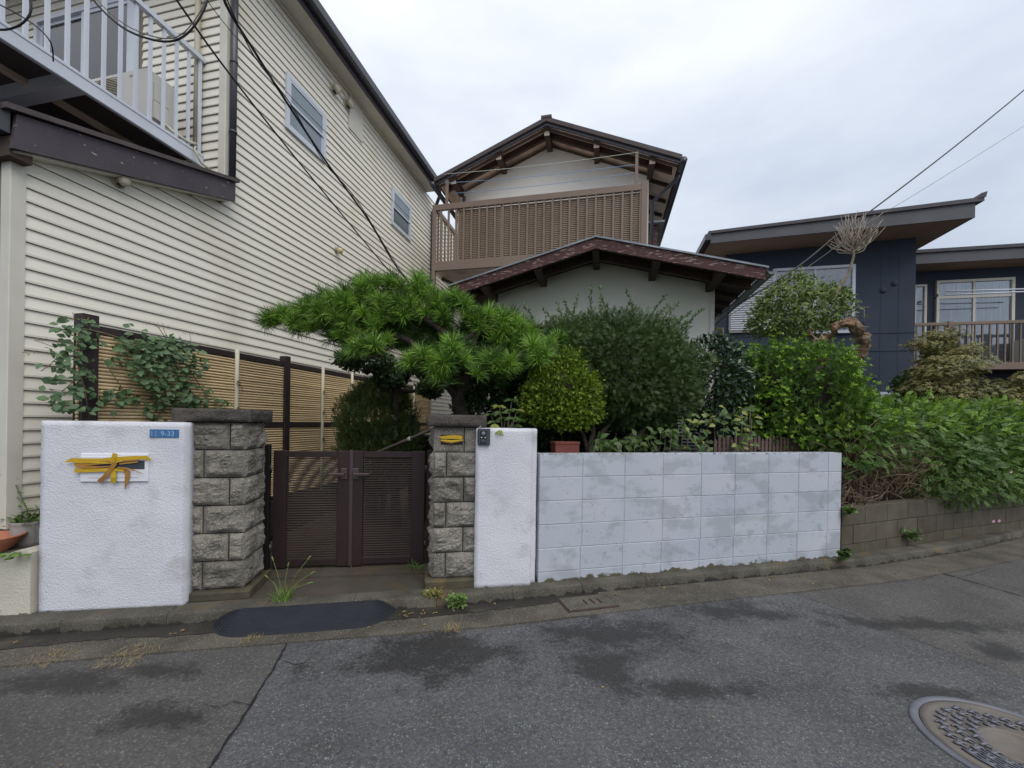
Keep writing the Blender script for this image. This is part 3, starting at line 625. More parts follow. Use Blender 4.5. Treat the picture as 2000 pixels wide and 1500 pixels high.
# ------------------------------------------------------------------ gate
rg = math.atan2(.143, .99); MG = frame(-2.066, 3.70, 0, rg)
gt = thing('gate', 'dark brown double gate of thin horizontal slats between the stone pillars', 'gate', MG)
def gl(px): u = (px-1000)/FPX; return (u*3.70+2.066)/(.99-.143*u)
Z0, Z1 = .125, 1.145
def gate_leaf(xa, xb, xc, xd, hx, sgn):
    for a, c in ((xa, xb), (xc, xd)):
        b = MB(MG); b.cbox(a+.001, c-.001, -.022, .022, Z0-.012, Z1+.004, .003); b.build('stile', m_gate, gt)
    for z0, z1 in ((Z0, Z0+.056), (Z1-.054, Z1)):
        b = MB(MG); b.cbox(xb, xc, -.018, .018, z0, z1, .002); b.build('rail', m_gate, gt)
    n = 42; z = Z0+.056; p = (Z1-.054-z)/n; proto = None
    for k in range(n):
        if proto is None:
            b = MB(MG); b.prism([(-.010, z+.003), (-.010, z+.0085), (.010, z+.0135), (.010, z+.008)], xb, xc, 'x'); proto = b.build('slat', m_slat, gt)
        else: inst(proto, gt, (0, 0, k*p))
    hp = Z0+.82
    b = MB(MG); b.cbox(hx-.028, hx+.028, -.036, -.022, hp-.05, hp+.05, .003); b.build('handle_plate', m_gateh, gt)
    b = MB(MG); b.tube([(hx, -.036, hp), (hx, -.062, hp)], .010, 10); b.cbox(hx-.012 if sgn > 0 else hx-.125, hx+.125 if sgn > 0 else hx+.012, -.080, -.060, hp-.013, hp+.011, .004); b.build('handle', m_gateh, gt)
gate_leaf(gl(537), gl(563), gl(662), gl(687), gl(675.5), -1)
gate_leaf(gl(691), gl(712), gl(806), gl(832), gl(698), 1)
b = MB(MG); b.cbox(gl(685.5), gl(692.5), -.028, -.0225, Z0-.012, Z1+.012, .002); b.build('meeting_strip', m_gateh, gt)
b = MB(MG); b.tube([(gl(692), -.03, Z0-.015), (gl(692), -.03, .10)], .005, 8); b.build('drop_bolt', m_pole, gt)
b = MB(MG); b.cbox(gl(519), gl(529), -.02, .025, .09, 1.20, .003); b.build('gate_post', m_black, gt)
b = MB(MG); b.cbox(gl(835.5), gl(845), -.025, .03, .09, 1.16, .003); b.build('gate_post', m_gate, gt)
for x in (gl(532), gl(833.5)):
    for z in (.25, .95):
        b = MB(MG); b.tube([(x, -.01, z), (x, -.01, z+.07)], .009, 8); b.build('hinge', m_gateh, gt)

# rubber kerb ramp
rzm = math.atan2(.38, 1.96); MM = frame(-2.005, 2.655, 0, rzm)
def ramp_outline(o, D=.30, L=1.235, n=10):
    r = .24-o*.9 if .24-o*.9 > .02 else .02
    y = o; xl = o*.62; pts = []
    yb = D
    for k in range(n+1):
        pass
    pts = []
    for k in range(n+1):
        t = math.pi/2*k/n; pts.append((xl+r*1.15*(1-math.cos(t)), yb-(yb-y)*math.sin(t)))
    pts = [(p[0], p[1]) for p in pts]
    return pts + [(L-x, y_) for x, y_ in pts[::-1]]
rings = []; K = 15; D_ = .30
for k in range(K+1):
    o = .018*k; base = .012+(.080-.012)*math.sin(math.pi/2*min(1, k/K*1.1))
    rings.append((ramp_outline(o), base))
b = MB(MM); vv = []; ff = []; N = len(rings[0][0]); prev = None
nr_ = 0
for k, (r_, z) in enumerate(rings):
    if k == 0: lv = [(0, .004), (.002, z+.004), (.009, z+.005)]
    else: lv = [(.018*k-.0075, z-.006), (.018*k-.005, z+.005), (.018*k+.0045, z+.005), (.018*k+.007, z-.005)]
    for o_, zz in lv: vv += [(x, y, zz) for x, y in ramp_outline(o_)]; nr_ += 1
for i in range(nr_-1):
    for j in range(N-1): ff.append((i*N+j, i*N+j+1, (i+1)*N+j+1, (i+1)*N+j))
top = (nr_-1)*N; ff.append(tuple(top+j for j in range(N)))
b.add(vv, ff); rm = b.build('rubber_ramp', m_rubber, None, origin=MM.translation, label='black ribbed rubber kerb ramp with rounded ends in front of the gate', cat='ramp')
for o_x in (.30, .93):
    b = MB(MM @ Matrix.Translation((o_x, .075, .036))); b.lathe([(.014, .004), (.012, .006), (.008, .0045), (0, .004)], 12); b.build('bolt_recess', m_black, rm)

# drain cover
dc = [gnd(x, y) for x, y in ((1089, 1174), (1165, 1166), (1222, 1185), (1113, 1198))]
u1 = (dc[1]-dc[0]+dc[2]-dc[3])/2; v1 = (dc[0]-dc[3]+dc[1]-dc[2])/2; ctr = sum(dc, Vector())/4
rz = math.atan2(u1.y, u1.x); LU, LV = u1.length*.98, abs(v1.cross(u1.normalized()).z)*.98
MD = frame(ctr.x, ctr.y, 0, rz)
dcv = thing('drain_cover', 'concrete drain cover with three slots set in the gutter', 'drain cover', MD)
b = MB(MD); b.box(-LU/2-.014, LU/2+.014, -LV/2-.014, LV/2+.014, .002, .016); b.build('steel_frame', MAT('rusty_frame', hexc('4a332a'), hexc('332a26'), sc=20, rough=.8), dcv)
xs = [-LU/2]+[LU*(-.06+.15*k)+s for k in range(3) for s in (-.010, .010)]+[LU/2]
b = MB(MD)
for i in range(0, len(xs), 2): b.box(xs[i], xs[i+1], -LV/2, LV/2, .004, .022)
for i in range(1, len(xs)-1, 2): b.box(xs[i], xs[i+1], -LV/2, -LV*.22, .004, .022); b.box(xs[i], xs[i+1], LV*.22, LV/2, .004, .022)
b.build('slab', m_gutterc, dcv)

# manhole lid
MH = frame(2.29, 1.87, .004, math.radians(-28)); Rm_ = .355
mh = thing('manhole', 'round decorated cast iron manhole lid in the road at the lower right', 'manhole cover', MH)
b = MB(MH); b.lathe([(Rm_, 0), (Rm_, .006), (Rm_-.008, .009), (Rm_-.034, .009), (Rm_-.036, .002)], 72); b.build('frame_ring', m_castm, mh)
b = MB(MH); b.lathe([(Rm_-.039, .001), (Rm_-.039, .0085), (Rm_-.075, .0085), (Rm_-.078, .004), (.13, .004), (.128, .010), (.105, .010), (.103, .004), (0, .004)], 72); b.build('lid', m_castfill, mh)
b = MB(MH)
for k in range(11):                      # rows of leaf shaped relief
    y = -.235+k*.046; half = math.sqrt(max(.01, .272**2-y*y)); x = -half+.01
    while x < half-.03:
        if math.hypot(x, y) > .145:
            q = []; L = .05
            for j in range(6): q.append((x+L*j/5, y+.010*math.sin(j*1.3+k), .010))
            b.tube(q, [.003, .007, .008, .006, .004, .001], 5)
            b.tube([(x+.015, y, .009), (x+.022, y+.016, .010), (x+.038, y+.022, .008)], [.003, .005, .001], 5)
            b.tube([(x+.015, y, .009), (x+.024, y-.014, .010), (x+.040, y-.018, .008)], [.003, .005, .001], 5)
        x += .056
b.build('leaf_relief', m_castm, mh, kind='stuff')
b = MB(MH)
for k in range(7):
    r = .16+k*.017; b.tube([(r*math.cos(a), r*math.sin(a), .009) for a in [math.radians(-150+i*6) for i in range(16)]], .004, 5)
b.build('wave_relief', m_castm, mh)
# ------------------------------------------------------------------ left house with cream siding
# house coordinates: t runs along the street front, s runs away from the camera
TW, S1, S2, SE = -4.271, 2.19, 3.93, 11.9
ZB, ZE = .60, 6.93
R1 = HF @ Matrix.Translation((TW, S1, 0))
hl = thing('siding_house', 'tall cream siding house with dark eaves filling the left side', 'house', R1)
def Q(M=HF): return MB(M)
b = Q(); b.prism([(S1+.014, .62), (S1+.014, 3.34), (S2+.014, 3.95), (S2+.014, ZE+.02), (SE, ZE+.02), (SE, .62)], TW-6, TW-.014, 'x'); b.build('wall_core', m_gapshade, hl)  # core colour stands in for the shade between boards
b = Q(); b.box(TW-6, TW-.05, S1+.05, SE, .2, .615); b.build('foundation', m_mortar, hl)
EX = .1016
def board(L):                       # wedge shaped lap along s at t = TW
    b = Q(); b.add([(TW-.012, 0, .007), (TW+.008, 0, .003), (TW+.009, 0, .018), (TW-.006, 0, EX), (TW-.012, 0, EX)]+
                   [(TW-.012, L, .007), (TW+.008, L, .003), (TW+.009, L, .018), (TW-.006, L, EX), (TW-.012, L, EX)],
                   [(0, 1, 2, 3, 4), (5, 9, 8, 7, 6), (0, 5, 6, 1), (1, 6, 7, 2), (2, 7, 8, 3), (3, 8, 9, 4), (4, 9, 5, 0)])
    return b
def boards(z0, z1, s0, s1):
    pr = None; n = int(round((z1-z0)/EX))
    for k in range(n):
        if pr is None:
            b = board(s1-s0); b.v = [(x, y+s0, z+z0) for x, y, z in b.v]; pr = b.build('siding_board', m_siding, hl)
        else: inst(pr, hl, (0, 0, k*EX))
nlow = int((4.0-ZB)/EX)
nst = int((3.20-ZB)/EX); boards(ZB, ZB+nst*EX, S1+.075, SE)
for k in range(nst, nlow+1):          # boards cut by the slope of the lower roof
    z = ZB+k*EX; st = min(S2+.08, max(S1+.075, S1+(z-3.34)/.30)); b = board(SE-st); b.v = [(x, y+st, zz+z) for x, y, zz in b.v]; b.build('siding_board', m_siding, hl)
nlow += 1
boards(ZB+nlow*EX, ZE-.01, S2+.08, SE)
# front faces (towards the street)
def fboards(z0, z1, t0, t1, s):
    b = Q(); L = t1-t0
    b.add([(t0, s+.012, z0+.01), (t0, s-.008, z0+.007), (t0, s-.009, z0+.018), (t0, s+.006, z0+EX), (t0, s+.012, z0+EX)]+
          [(t1, s+.012, z0+.01), (t1, s-.008, z0+.007), (t1, s-.009, z0+.018), (t1, s+.006, z0+EX), (t1, s+.012, z0+EX)],
          [(0, 1, 2, 3, 4), (5, 9, 8, 7, 6), (0, 5, 6, 1), (1, 6, 7, 2), (2, 7, 8, 3), (3, 8, 9, 4), (4, 9, 5, 0)])
    pr = b.build('siding_board', m_siding, hl)
    for k in range(1, int(round((z1-z0)/EX))): inst(pr, hl, (0, 0, k*EX))
fboards(4.40-4*EX, ZE, TW-1.215, TW-.085, S2)
fboards(6.50, ZE, TW-6, TW-1.215, S2)
fboards(4.40, 6.5, TW-6, TW-2.95, S2)
b = Q(); b.cbox(TW-.085, TW+.012, S2-.012, S2+.085, 4.12, ZE, .004); b.build('corner_trim', m_trim, hl)
b = Q(); b.cbox(TW-.085, TW+.012, S1-.012, S1+.075, ZB-.01, 3.36, .004); b.build('corner_trim', m_trim, hl)
b = Q(); b.tube([(TW-.02-.33, S2-.05, 4.46), (TW-.02-.33, S2-.05, ZE)], .028, 10); b.build('drain_pipe', m_beige, hl)
dp0 = Q(); dp0.tube([(TW+.055, S2+.05, 4.15), (TW+.055, S2+.05, ZE-.02)], .036, 12); dp0.build('downspout', m_gutter, hl)
for z in (4.7, 5.5, 6.3):
    b = Q(); b.tube([(TW+.055, S2+.05, z), (TW+.055, S2+.05, z+.025)], .042, 12); b.box(TW, TW+.03, S2+.035, S2+.065, z, z+.02); b.build('pipe_bracket', m_gutter, hl)
# main eave
b = Q(); b.box(TW+.0, TW+.265, S2-.45, 9.35, ZE, ZE+.02); b.build('soffit', m_soffit, hl)
b = Q(); b.box(TW+.003, TW+.03, S2-.4, 9.3, ZE-.035, ZE-.002); b.build('eave_moulding', m_trim, hl)
b = Q(); b.cbox(TW+.265, TW+.29, S2-.47, 9.37, ZE-.02, ZE+.17, .003)
b.v = b.v; b.build('eave_fascia', m_darkfascia, hl)
b = Q(); prof = [(TW+.29, ZE+.06), (TW+.36, ZE+.05), (TW+.395, ZE+.08), (TW+.40, ZE+.19), (TW+.39, ZE+.19), (TW+.38, ZE+.10), (TW+.35, ZE+.07), (TW+.29, ZE+.08)]
b.prism(prof, S2-.5, 9.4, 'y'); b.build('gutter', m_gutter, hl)
b = Q(); b.prism([(TW+.33, ZE+.19), (TW-3.2, ZE+1.25), (TW-3.2, ZE+1.33), (TW+.33, ZE+.25)], S2-.5, 9.4, 'y'); b.build('roof', m_roofdk, hl)
b = Q(); b.box(TW-6, TW+.0, S2-.45, S2, ZE, ZE+.02); b.build('front_soffit', m_soffit, hl)
b = Q(); b.prism([(TW+.29, ZE+.02), (TW-3.2, ZE+1.06), (TW-3.2, ZE+1.25), (TW+.29, ZE+.19)], S2-.49, S2-.46, 'y'); b.build('rake_board', m_darkfascia, hl)
# gutter hopper pipe at the far end of the eave
b = Q(); b.tube([(TW+.35, 9.3, ZE+.06), (TW+.33, 9.42, ZE-.05), (TW+.18, 9.55, ZE-.22), (TW+.06, 9.62, ZE-.35), (TW+.06, 9.62, 4.6)], .04, 10); b.build('downspout', m_gutter, hl)
# lower roof over the projecting ground floor
s0_, z0_ = at_t(30, 215, TW+.12); s1_, z1_ = at_t(458, 350, TW+.12)
b = Q(); d = .255; b.prism([(s0_-.02, z0_-.285), (s0_-.0, z0_-.03), (s1_, z1_-.03), (s1_, z1_-d)], TW+.10, TW+.135, 'x'); b.build('rake_board', m_peel, hl)
b = Q(); b.prism([(s0_-.07, z0_-.035), (s0_-.07, z0_+.005), (s1_+.03, z1_+.008), (s1_+.03, z1_-.028)], TW-6, TW+.165, 'x'); b.build('lower_roof', m_roofdk, hl)
b = Q(); b.prism([(s0_+.0, z0_-.30), (s0_+.0, z0_-.28), (s1_-.01, z1_-.235), (s1_-.01, z1_-.255)], TW-.0, TW+.10, 'x'); b.build('rake_soffit', m_trim, hl)
b = Q(); b.box(TW-6, TW+.11, s0_-.10, s0_-.02, z0_-.18, z0_+.0); b.build('gutter', m_gutter, hl)
b = Q(); b.box(TW-6, TW+.10, s0_-.02, S1+.06, z0_-.33, z0_-.19); b.build('eave_beam', m_beam, hl)
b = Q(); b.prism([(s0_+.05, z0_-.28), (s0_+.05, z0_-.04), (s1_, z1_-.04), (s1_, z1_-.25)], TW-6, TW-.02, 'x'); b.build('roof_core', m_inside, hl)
# windows on the long wall
def side_window(p, fr, low):
    (sa, za), (sb, zb), (sc, zc), (sd_, zd) = [at_t(x, y, TW+.03) for x, y in p]
    s_a, s_b = (sa+sd_)/2, (sb+sc)/2; zt, z0 = (za+zb)/2, (zc+zd)/2
    wn_ = Q(); o = .055
    for q in ((s_a, s_b, zt-o, zt), (s_a, s_b, z0, z0+o), (s_a, s_a+o, z0+o, zt-o), (s_b-o, s_b, z0+o, zt-o)): wn_.box(TW, TW+.035, q[0], q[1], q[2], q[3])
    f = wn_.build('window', m_whitealu, hl)
    zm = (zt+z0)/2; n_ = .03
    def sash(t0, za_, zb_, g):
        b = Q()
        for q in ((s_a+o, s_b-o, za_, za_+n_), (s_a+o, s_b-o, zb_-n_, zb_), (s_a+o, s_a+o+n_, za_+n_, zb_-n_), (s_b-o-n_, s_b-o, za_+n_, zb_-n_)): b.box(TW+t0, TW+t0+.018, q[0], q[1], q[2], q[3])
        b.build('sash', m_whitealu, f)
        b = Q(); b.box(TW+t0+.004, TW+t0+.008, s_a+o+n_, s_b-o-n_, za_+n_, zb_-n_); b.build('pane', g, f)
    sash(.014, zm-.01, zt-o, m_frost); sash(.001, z0+o, zm+.02, low)
side_window(((561, 140), (637, 224), (637, 315), (558, 252)), None, m_frost)
side_window(((766, 366), (803, 402), (803, 472), (766, 438)), None, m_frostdk)
# vents, cover plate, lamp
def vent(px, py, r, name, label):
    s, z = at_t(px, py, TW+.05); b = MB(HF @ Matrix.Translation((TW, s, z)) @ Matrix.Rotation(math.pi/2, 4, 'Y'))
    t = thing(name, label, 'vent', HF @ Matrix.Translation((TW, s, z)), 'round vent caps on the siding house')
    b.lathe([(r*.85, .0), (r*.85, .07), (r*1.1, .072), (r*1.1, .098), (r*.7, .112), (0, .115)], 24); b.build('cap', m_beige, t)
    b = MB(HF @ Matrix.Translation((TW, s, z)) @ Matrix.Rotation(math.pi/2, 4, 'Y')); b.lathe([(r*1.35, 0), (r*1.35, .018), (0, .019)], 24); b.build('base_plate', m_beige, t)
    b = Q(); b.box(TW+.03, TW+.068, s-r*.6, s+r*.6, z-r*.95, z-r*.7); b.build('outlet', m_black, t)
vent(655, 174, .058, 'vent_cap', 'round beige vent cap under the dark eave, the one nearer the street')
vent(681, 203, .058, 'vent_cap', 'round beige vent cap under the dark eave directly above the square cover plate')
vent(237, 354, .042, 'vent_cap', 'round beige vent cap under the peeling lower roof edge')
(sa, za), (sb, zb) = at_t(682, 222, TW+.02), at_t(708, 270, TW+.02); zt = at_t(682, 205, TW+.02)[1]; zl = at_t(682, 249, TW+.02)[1]
b = Q(); b.box(TW, TW+.026, sa, sb, zl, ZE-.05); b.build('cover_plate', m_trim, hl)
s, z = at_t(660, 487, TW+.04); tl = thing('wall_lamp', 'small cream globe lamp on the siding above the pine', 'lamp', HF @ Matrix.Translation((TW, s, z)))
b = MB(HF @ Matrix.Translation((TW, s, z)) @ Matrix.Rotation(math.pi/2, 4, 'Y')); b.lathe([(.05, 0), (.052, .012), (.03, .03), (.03, .04)], 20); b.build('lamp_base', m_beige, tl)
b = MB(HF @ Matrix.Translation((TW+.07, s+.01, z-.02))); b.lathe([(.0, -.05), (.03, -.042), (.048, -.018), (.05, .01), (.035, .035), (0, .045)], 20); b.build('lamp_shade', MAT('yellowed_globe', hexc('c9b98a'), rough=.3), tl)
# balcony
TB, ZF = -4.56, 4.46
b = Q(); b.cbox(TB-.03, TB, 1.2, S2-.005, ZF-.15, ZF+.0, .002); b.box(TB, TB+.006, 1.2, S2-.005, ZF-.145, ZF-.125); b.box(TB, TB+.006, 1.2, S2-.005, ZF-.03, ZF-.012); b.build('balcony_beam', m_whitealu, hl)
b = Q()
b.box(TB-4, TB-.03, 1.2, S2-.01, ZF-.03, ZF-.005); b.build('balcony_floor', m_roofdk, hl)
for s in (1.55, 2.76):
    b = Q(); b.box(TB-4, TB-.03, s-.06, s+.06, ZF-.15, ZF-.031); b.build('balcony_joist', m_whitealu, hl)
for t in (-.55, -1.1, -1.7):
    b = Q(); b.box(TB+t-.03, TB+t+.03, 1.2, S2-.02, ZF-.075, ZF-.032); b.build('balcony_joist', m_eaveboard, hl)
b = Q(); b.cbox(TB-.045, TB+.015, 1.2, S2-.01, ZF+1.05, ZF+1.10, .004); b.build('handrail', m_whitealu, hl)
s = 3.88; pr = None
while s > 1.25:
    if pr is None: b = Q(); b.box(TB-.026, TB-.004, s-.014, s+.014, ZF, ZF+1.05); pr = b.build('baluster', m_whitealu, hl); s00 = s
    else: inst(pr, hl, (0, s-s00, 0))
    s -= .1335
b = Q(); b.tube([(TB+.02, S2-.12, ZF+.02), (TB+.05, S2-.16, ZF-.04), (TB+.08, S2-.10, ZF-.16), (TB+.12, S2-.02, ZF-.2)], .012, 6); b.build('drain_hose', m_beige, hl)
# balcony sliding window
t0, t1 = at_s(75, 100, S2)[0], at_s(270, 100, S2)[0]; zt = 6.5
b = Q(); o = .05
for q in ((t0, t1, zt-o, zt), (t0, t1, ZF, ZF+.04), (t0, t0+o, ZF+.04, zt-o), (t1-o*1.6, t1, ZF+.04, zt-o)): b.box(q[0], q[1], S2-.05, S2+.01, q[2], q[3])
wf = b.build('window', m_whitealu, hl)
tm = (t0+t1)/2
for a, c, dy in ((t0+o, tm+.03, .0), (tm-.03, t1-o*1.6, -.025)):
    b = Q(); n_ = .045
    for q in ((a, c, ZF+.04, ZF+.10), (a, c, zt-o-n_, zt-o), (a, a+n_, ZF+.1, zt-o-n_), (c-n_, c, ZF+.1, zt-o-n_)): b.box(q[0], q[1], S2+dy-.015, S2+dy+.005, q[2], q[3])
    b.build('sash', m_whitealu, wf)
    b = Q(); b.box(a+n_, c-n_, S2+dy-.006, S2+dy-.002, ZF+.1, zt-o-n_); b.build('pane', m_glassclear, wf)
b = Q(); b.box(t0+.02, t1-.02, S2+.006, S2+.0095, ZF+.02, zt-.02); b.build('dark_interior', m_inside, hl)
b = Q(); b.box(tm+.50, t1-.12, S2+.0065-.004, S2+.0055, ZF+.55, zt-.1); b.build('curtain', m_sheer, hl)
# further sash to the left, towards the frame edge
b = Q(); b.box(t0-1.6, t0-.25, S2-.03, S2+.01, ZF+.7, zt-.05); f2 = b.build('window', m_whitealu, hl)
b = Q(); b.box(t0-1.55, t0-.30, S2-.034, S2-.031, ZF+.75, zt-.1); b.build('pane', m_frostdk, f2)
# air conditioner standing on the balcony
MA = HF @ Matrix.Translation((TB-.93, 3.38, ZF))
ac = thing('air_conditioner', 'cream outdoor air conditioner unit standing on the white railed balcony', 'air conditioner', MA)
b = MB(MA); b.cbox(0, .82, 0, .30, .04, .585, .012); b.build('casing', m_plasticw, ac)
b = MB(MA)
for k in range(26): z = .08+k*.018; b.box(.03, .50, -.012, -.004, z, z+.005)
b.build('fan_grille', m_beige, ac, kind='stuff')
b = MB(MA @ Matrix.Translation((.265, -.002, .31)) @ Matrix.Rotation(math.pi/2, 4, 'X')); b.lathe([(.235, -.003), (.235, .0005), (0, .001)], 32); b.build('fan_opening', m_mortar, ac)
b = MB(MA); b.cbox(.60, .70, -.004, -.0005, .515, .535, .001); b.build('badge', m_trim, ac)
b = MB(MA)
for k in range(7): b.box(.607+k*.0125, .614+k*.0125, -.0055, -.0042, .521, .529)
b.build('badge_print', MAT('faded_red_print', hexc('b5746c'), rough=.5), ac)
b = MB(MA); b.cbox(.1, .18, .02, .28, 0, .04, .004); b.cbox(.64, .72, .02, .28, 0, .04, .004); b.build('feet', m_black, ac)
b = MB(MA); b.box(.821, .835, .07, .22, .30, .48); b.box(.821, .85, .06, .2, .10, .28); b.build('valve_cover', m_plasticw, ac)
b = MB(MA); b.tube([(.84, .15, .12), (.90, .2, .05), (.93, .35, .03), (.88, .5, .1)], .016, 8); b.build('pipe', m_trim, ac)

# ------------------------------------------------------------------ middle house
RM = HF @ Matrix.Translation((-1.2, 8.5, 0))
hm = thing('gabled_house', 'old two-storey house with bronze balcony and low front wing under a maroon bargeboard', 'house', RM)
SW = 8.5; tl_, tr_ = -3.08, .78; RT, RZ = -1.165, 7.235
sl1, sl2 = (RZ-6.325)/(3.41-1.165), (RZ-6.22)/(1.265+1.165)
def rz_(t): return RZ-(RT-t)*sl1 if t < RT else RZ-(t-RT)*sl2
b = Q(); b.prism([(tl_, .2), (tl_, rz_(tl_)-.16), (RT, RZ-.16), (tr_, rz_(tr_)-.16), (tr_, .2)], SW, 14, 'y'); b.build('wall', m_creamplaster, hm)
def rslab(name, mat, u0, u1, s0, s1, t0, t1):
    b = Q()
    b.prism([(t0, rz_(t0)+u0), (t0, rz_(t0)+u1), (RT, RZ+u1), (t1, rz_(t1)+u1), (t1, rz_(t1)+u0), (RT, RZ+u0)], s0, s1, 'y')
    return b.build(name, mat, hm)
rslab('roof', m_roofdk, -.035, .0, 7.88, 14.3, -3.43, 1.285)
rslab('eave_boards', m_eaveboard, -.065, -.037, 7.95, 14.2, -3.38, 1.24)
rslab('bargeboard', m_gutter, -.12, -.036, 7.91, 7.94, -3.40, 1.255)
rslab('verge_flashing', m_roofdk, -.06, .02, 7.87, 7.905, -3.43, 1.285)
rslab('lower_bargeboard', m_beam, -.165, -.125, 7.96, 7.99, -3.36, 1.22)
b = Q(); b.cbox(RT-.10, RT+.10, 7.86, 14, RZ-.01, RZ+.05, .01); b.build('ridge_cap', m_roofdk, hm)
rslab('inner_verge_beam', m_beam, -.19, -.07, 8.16, 8.22, -3.30, 1.16)
for t in (-3.06, -2.12, RT, -.22, .79):
    z = rz_(t)-.07-(.04 if t == RT else 0)
    b = Q(); b.box(t-.05, t+.05, 8.0, SW, z-.15, z-.001); pb = b.build('purlin', m_beam, hm)
    b = Q(); b.box(t-.05, t+.05, 7.992, 8.0, z-.15, z-.001); b.build('purlin_end', m_beamend, pb)
for k in range(7):
    s = 8.7+k*.6; b = Q(); b.prism([(.7, rz_(.7)-.13), (1.2, rz_(1.2)-.13), (1.2, rz_(1.2)-.066), (.7, rz_(.7)-.066)], s, s+.05, 'y'); b.build('rafter', m_beam, hm)
b = Q(); b.tube([(1.31, 7.86, 6.13), (1.31, 14, 6.10)], .06, 10); b.build('gutter', m_gutter, hm)
b = Q(); b.tube([(-3.47, 7.86, 6.22), (-3.47, 14, 6.19)], .05, 10); b.build('gutter', m_gutter, hm)
b = Q(); b.tube([(1.29, 8.2, 6.10), (1.24, 8.25, 6.0), (.84, 8.45, 5.72), (.84, 8.45, 3)], .035, 8); b.build('downspout', m_gutter, hm)
b = Q(); b.box(tr_, tr_+.20, 8.75, 9.9, 4.5, 5.42); b.build('window_box', m_maroon, hm)
b = Q(); b.box(tr_, tr_+.32, 8.65, 10, 5.42, 5.46); b.build('window_hood', m_roofmetal, hm)
b = Q(); b.box(tr_+.20, tr_+.21, 8.85, 9.35, 4.6, 5.35); b.build('window_panel', m_eaveboard, hm)
b = Q(); b.tube([(-2.98, 8.42, 4), (-2.98, 8.42, 6.2)], .04, 8); b.build('downspout', m_pole, hm)
# ground floor front wing
GT, GS, GZ, GH, GD = -.145, 5.60, 3.905, 2.06, .54
def gz(t): return GZ-abs(t-GT)*GD/GH
def wslab(name, mat, u0, u1, s0, s1, hw):
    b = Q(); b.prism([(GT-hw, gz(GT-hw)+u0), (GT-hw, gz(GT-hw)+u1), (GT, GZ+u1), (GT+hw, gz(GT+hw)+u1), (GT+hw, gz(GT+hw)+u0), (GT, GZ+u0)], s0, s1, 'y'); return b.build(name, mat, hm)
wslab('wing_roof', m_roofmetal, -.022, 0, GS-.02, SW, GH)
wslab('wing_bargeboard', m_maroon, -.165, -.024, GS, GS+.035, GH-.03)
wslab('wing_eave_boards', m_beam, -.06, -.025, GS+.036, SW, GH-.04)
wslab('wing_verge_beam', m_beam, -.17, -.062, GS+.36, GS+.42, GH-.08)
b = Q(); b.prism([(-1.745, .2), (-1.745, gz(-1.745)-.07), (GT, GZ-.07), (1.455, gz(1.455)-.07), (1.455, .2)], 6.33, SW, 'y'); b.build('wing_wall', m_greenplaster, hm)
for t in (-1.70, -.93, GT, .64, 1.41):
    z = gz(t)-.062; b = Q(); b.box(t-.045, t+.045, GS+.05, 6.33, z-.13, z-.001); b.build('purlin', m_beam, hm)
for t in (-1.745, 1.455):
    b = Q(); b.box(t-.03, t+.03, 6.31, 6.329, .2, gz(t)-.08); b.build('corner_post', m_trim, hm)
for k in range(6):
    s = 5.72+k*.42; b = Q(); b.prism([(1.40, gz(1.40)-.12), (GT+GH-.06, gz(GT+GH-.06)-.12), (GT+GH-.06, gz(GT+GH-.06)-.061), (1.40, gz(1.4)-.061)], s, s+.045, 'y'); b.build('rafter', m_beam, hm)
    if k < 5:
        b = Q(); b.prism([(-1.69, gz(-1.69)-.12), (GT-GH+.06, gz(GT-GH+.06)-.12), (GT-GH+.06, gz(GT-GH+.06)-.061), (-1.69, gz(-1.69)-.061)], s, s+.045, 'y'); b.build('rafter', m_beam, hm)
for sg in (1, -1):
    t = GT+sg*(GH+.035); z = gz(GT+GH)-.05
    b = Q(); n = 8; pr_ = [(t+.055*math.cos(math.pi+math.pi*k/n), z+.055*math.sin(math.pi+math.pi*k/n)) for k in range(n+1)]+[(t+.05*math.cos(-math.pi*k/n), z+.05*math.sin(-math.pi*k/n)) for k in range(n+1)]
    b.prism(pr_, GS-.03, SW, 'y'); b.build('gutter', m_roofmetal if sg > 0 else m_gutter, hm)
# slatted shutter low on the wing wall, seen in gaps between the shrubs
b = Q()
for k in range(36): z = .95+k*.045; b.box(-1.2, 1.3, 6.27, 6.30, z, z+.022)
b.build('shutter_slats', m_whitealu, hm, kind='stuff')
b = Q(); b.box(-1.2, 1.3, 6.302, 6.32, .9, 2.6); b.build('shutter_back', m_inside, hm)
# side entrance under the eave at the left
b = Q(); b.box(-2.05, -1.76, 6.55, 6.6, .1, 2.3); b.build('door_frame', m_potgrey, hm)
# balcony
BS, BL, BR = 6.72, -2.949, .548; ZR, ZBm = 5.155, 4.015
b = Q(); b.cbox(BL+.05, BR, BS, BS+.05, ZR-.10, ZR, .004); b.build('handrail', m_brownalu, hm)
b = Q(); b.cbox(BL, BR, BS, BS+.05, ZBm, ZBm+.15, .003); b.build('balcony_beam', m_brownalu, hm)
b = Q(); b.box(BL, BR+.05, BS+.05, SW, ZBm+.02, ZBm+.13); b.build('balcony_floor', m_eaveboard, hm)
b = Q(); b.cbox(BL, BL+.06, BS-.002, BS+.06, 3.2, ZR+.0, .004); b.build('balcony_post', m_brownalu, hm)
b = Q(); b.cbox(BR-.04, BR+.05, BS-.005, BS+.06, 3.7, ZR+.02, .004); b.build('balcony_post', m_brownalu, hm)
pr = None; tA = BL+.14; n = 24; stp = (BR-.06-tA)/n
for k in range(n+1):
    if pr is None: b = Q(); b.box(tA, tA+.032, BS+.008, BS+.032, ZBm+.15, ZR-.10); pr = b.build('baluster', m_brownalu, hm)
    else: inst(pr, hm, (k*stp, 0, 0))
TL = BL+.46
b = Q(); z = ZBm+.17
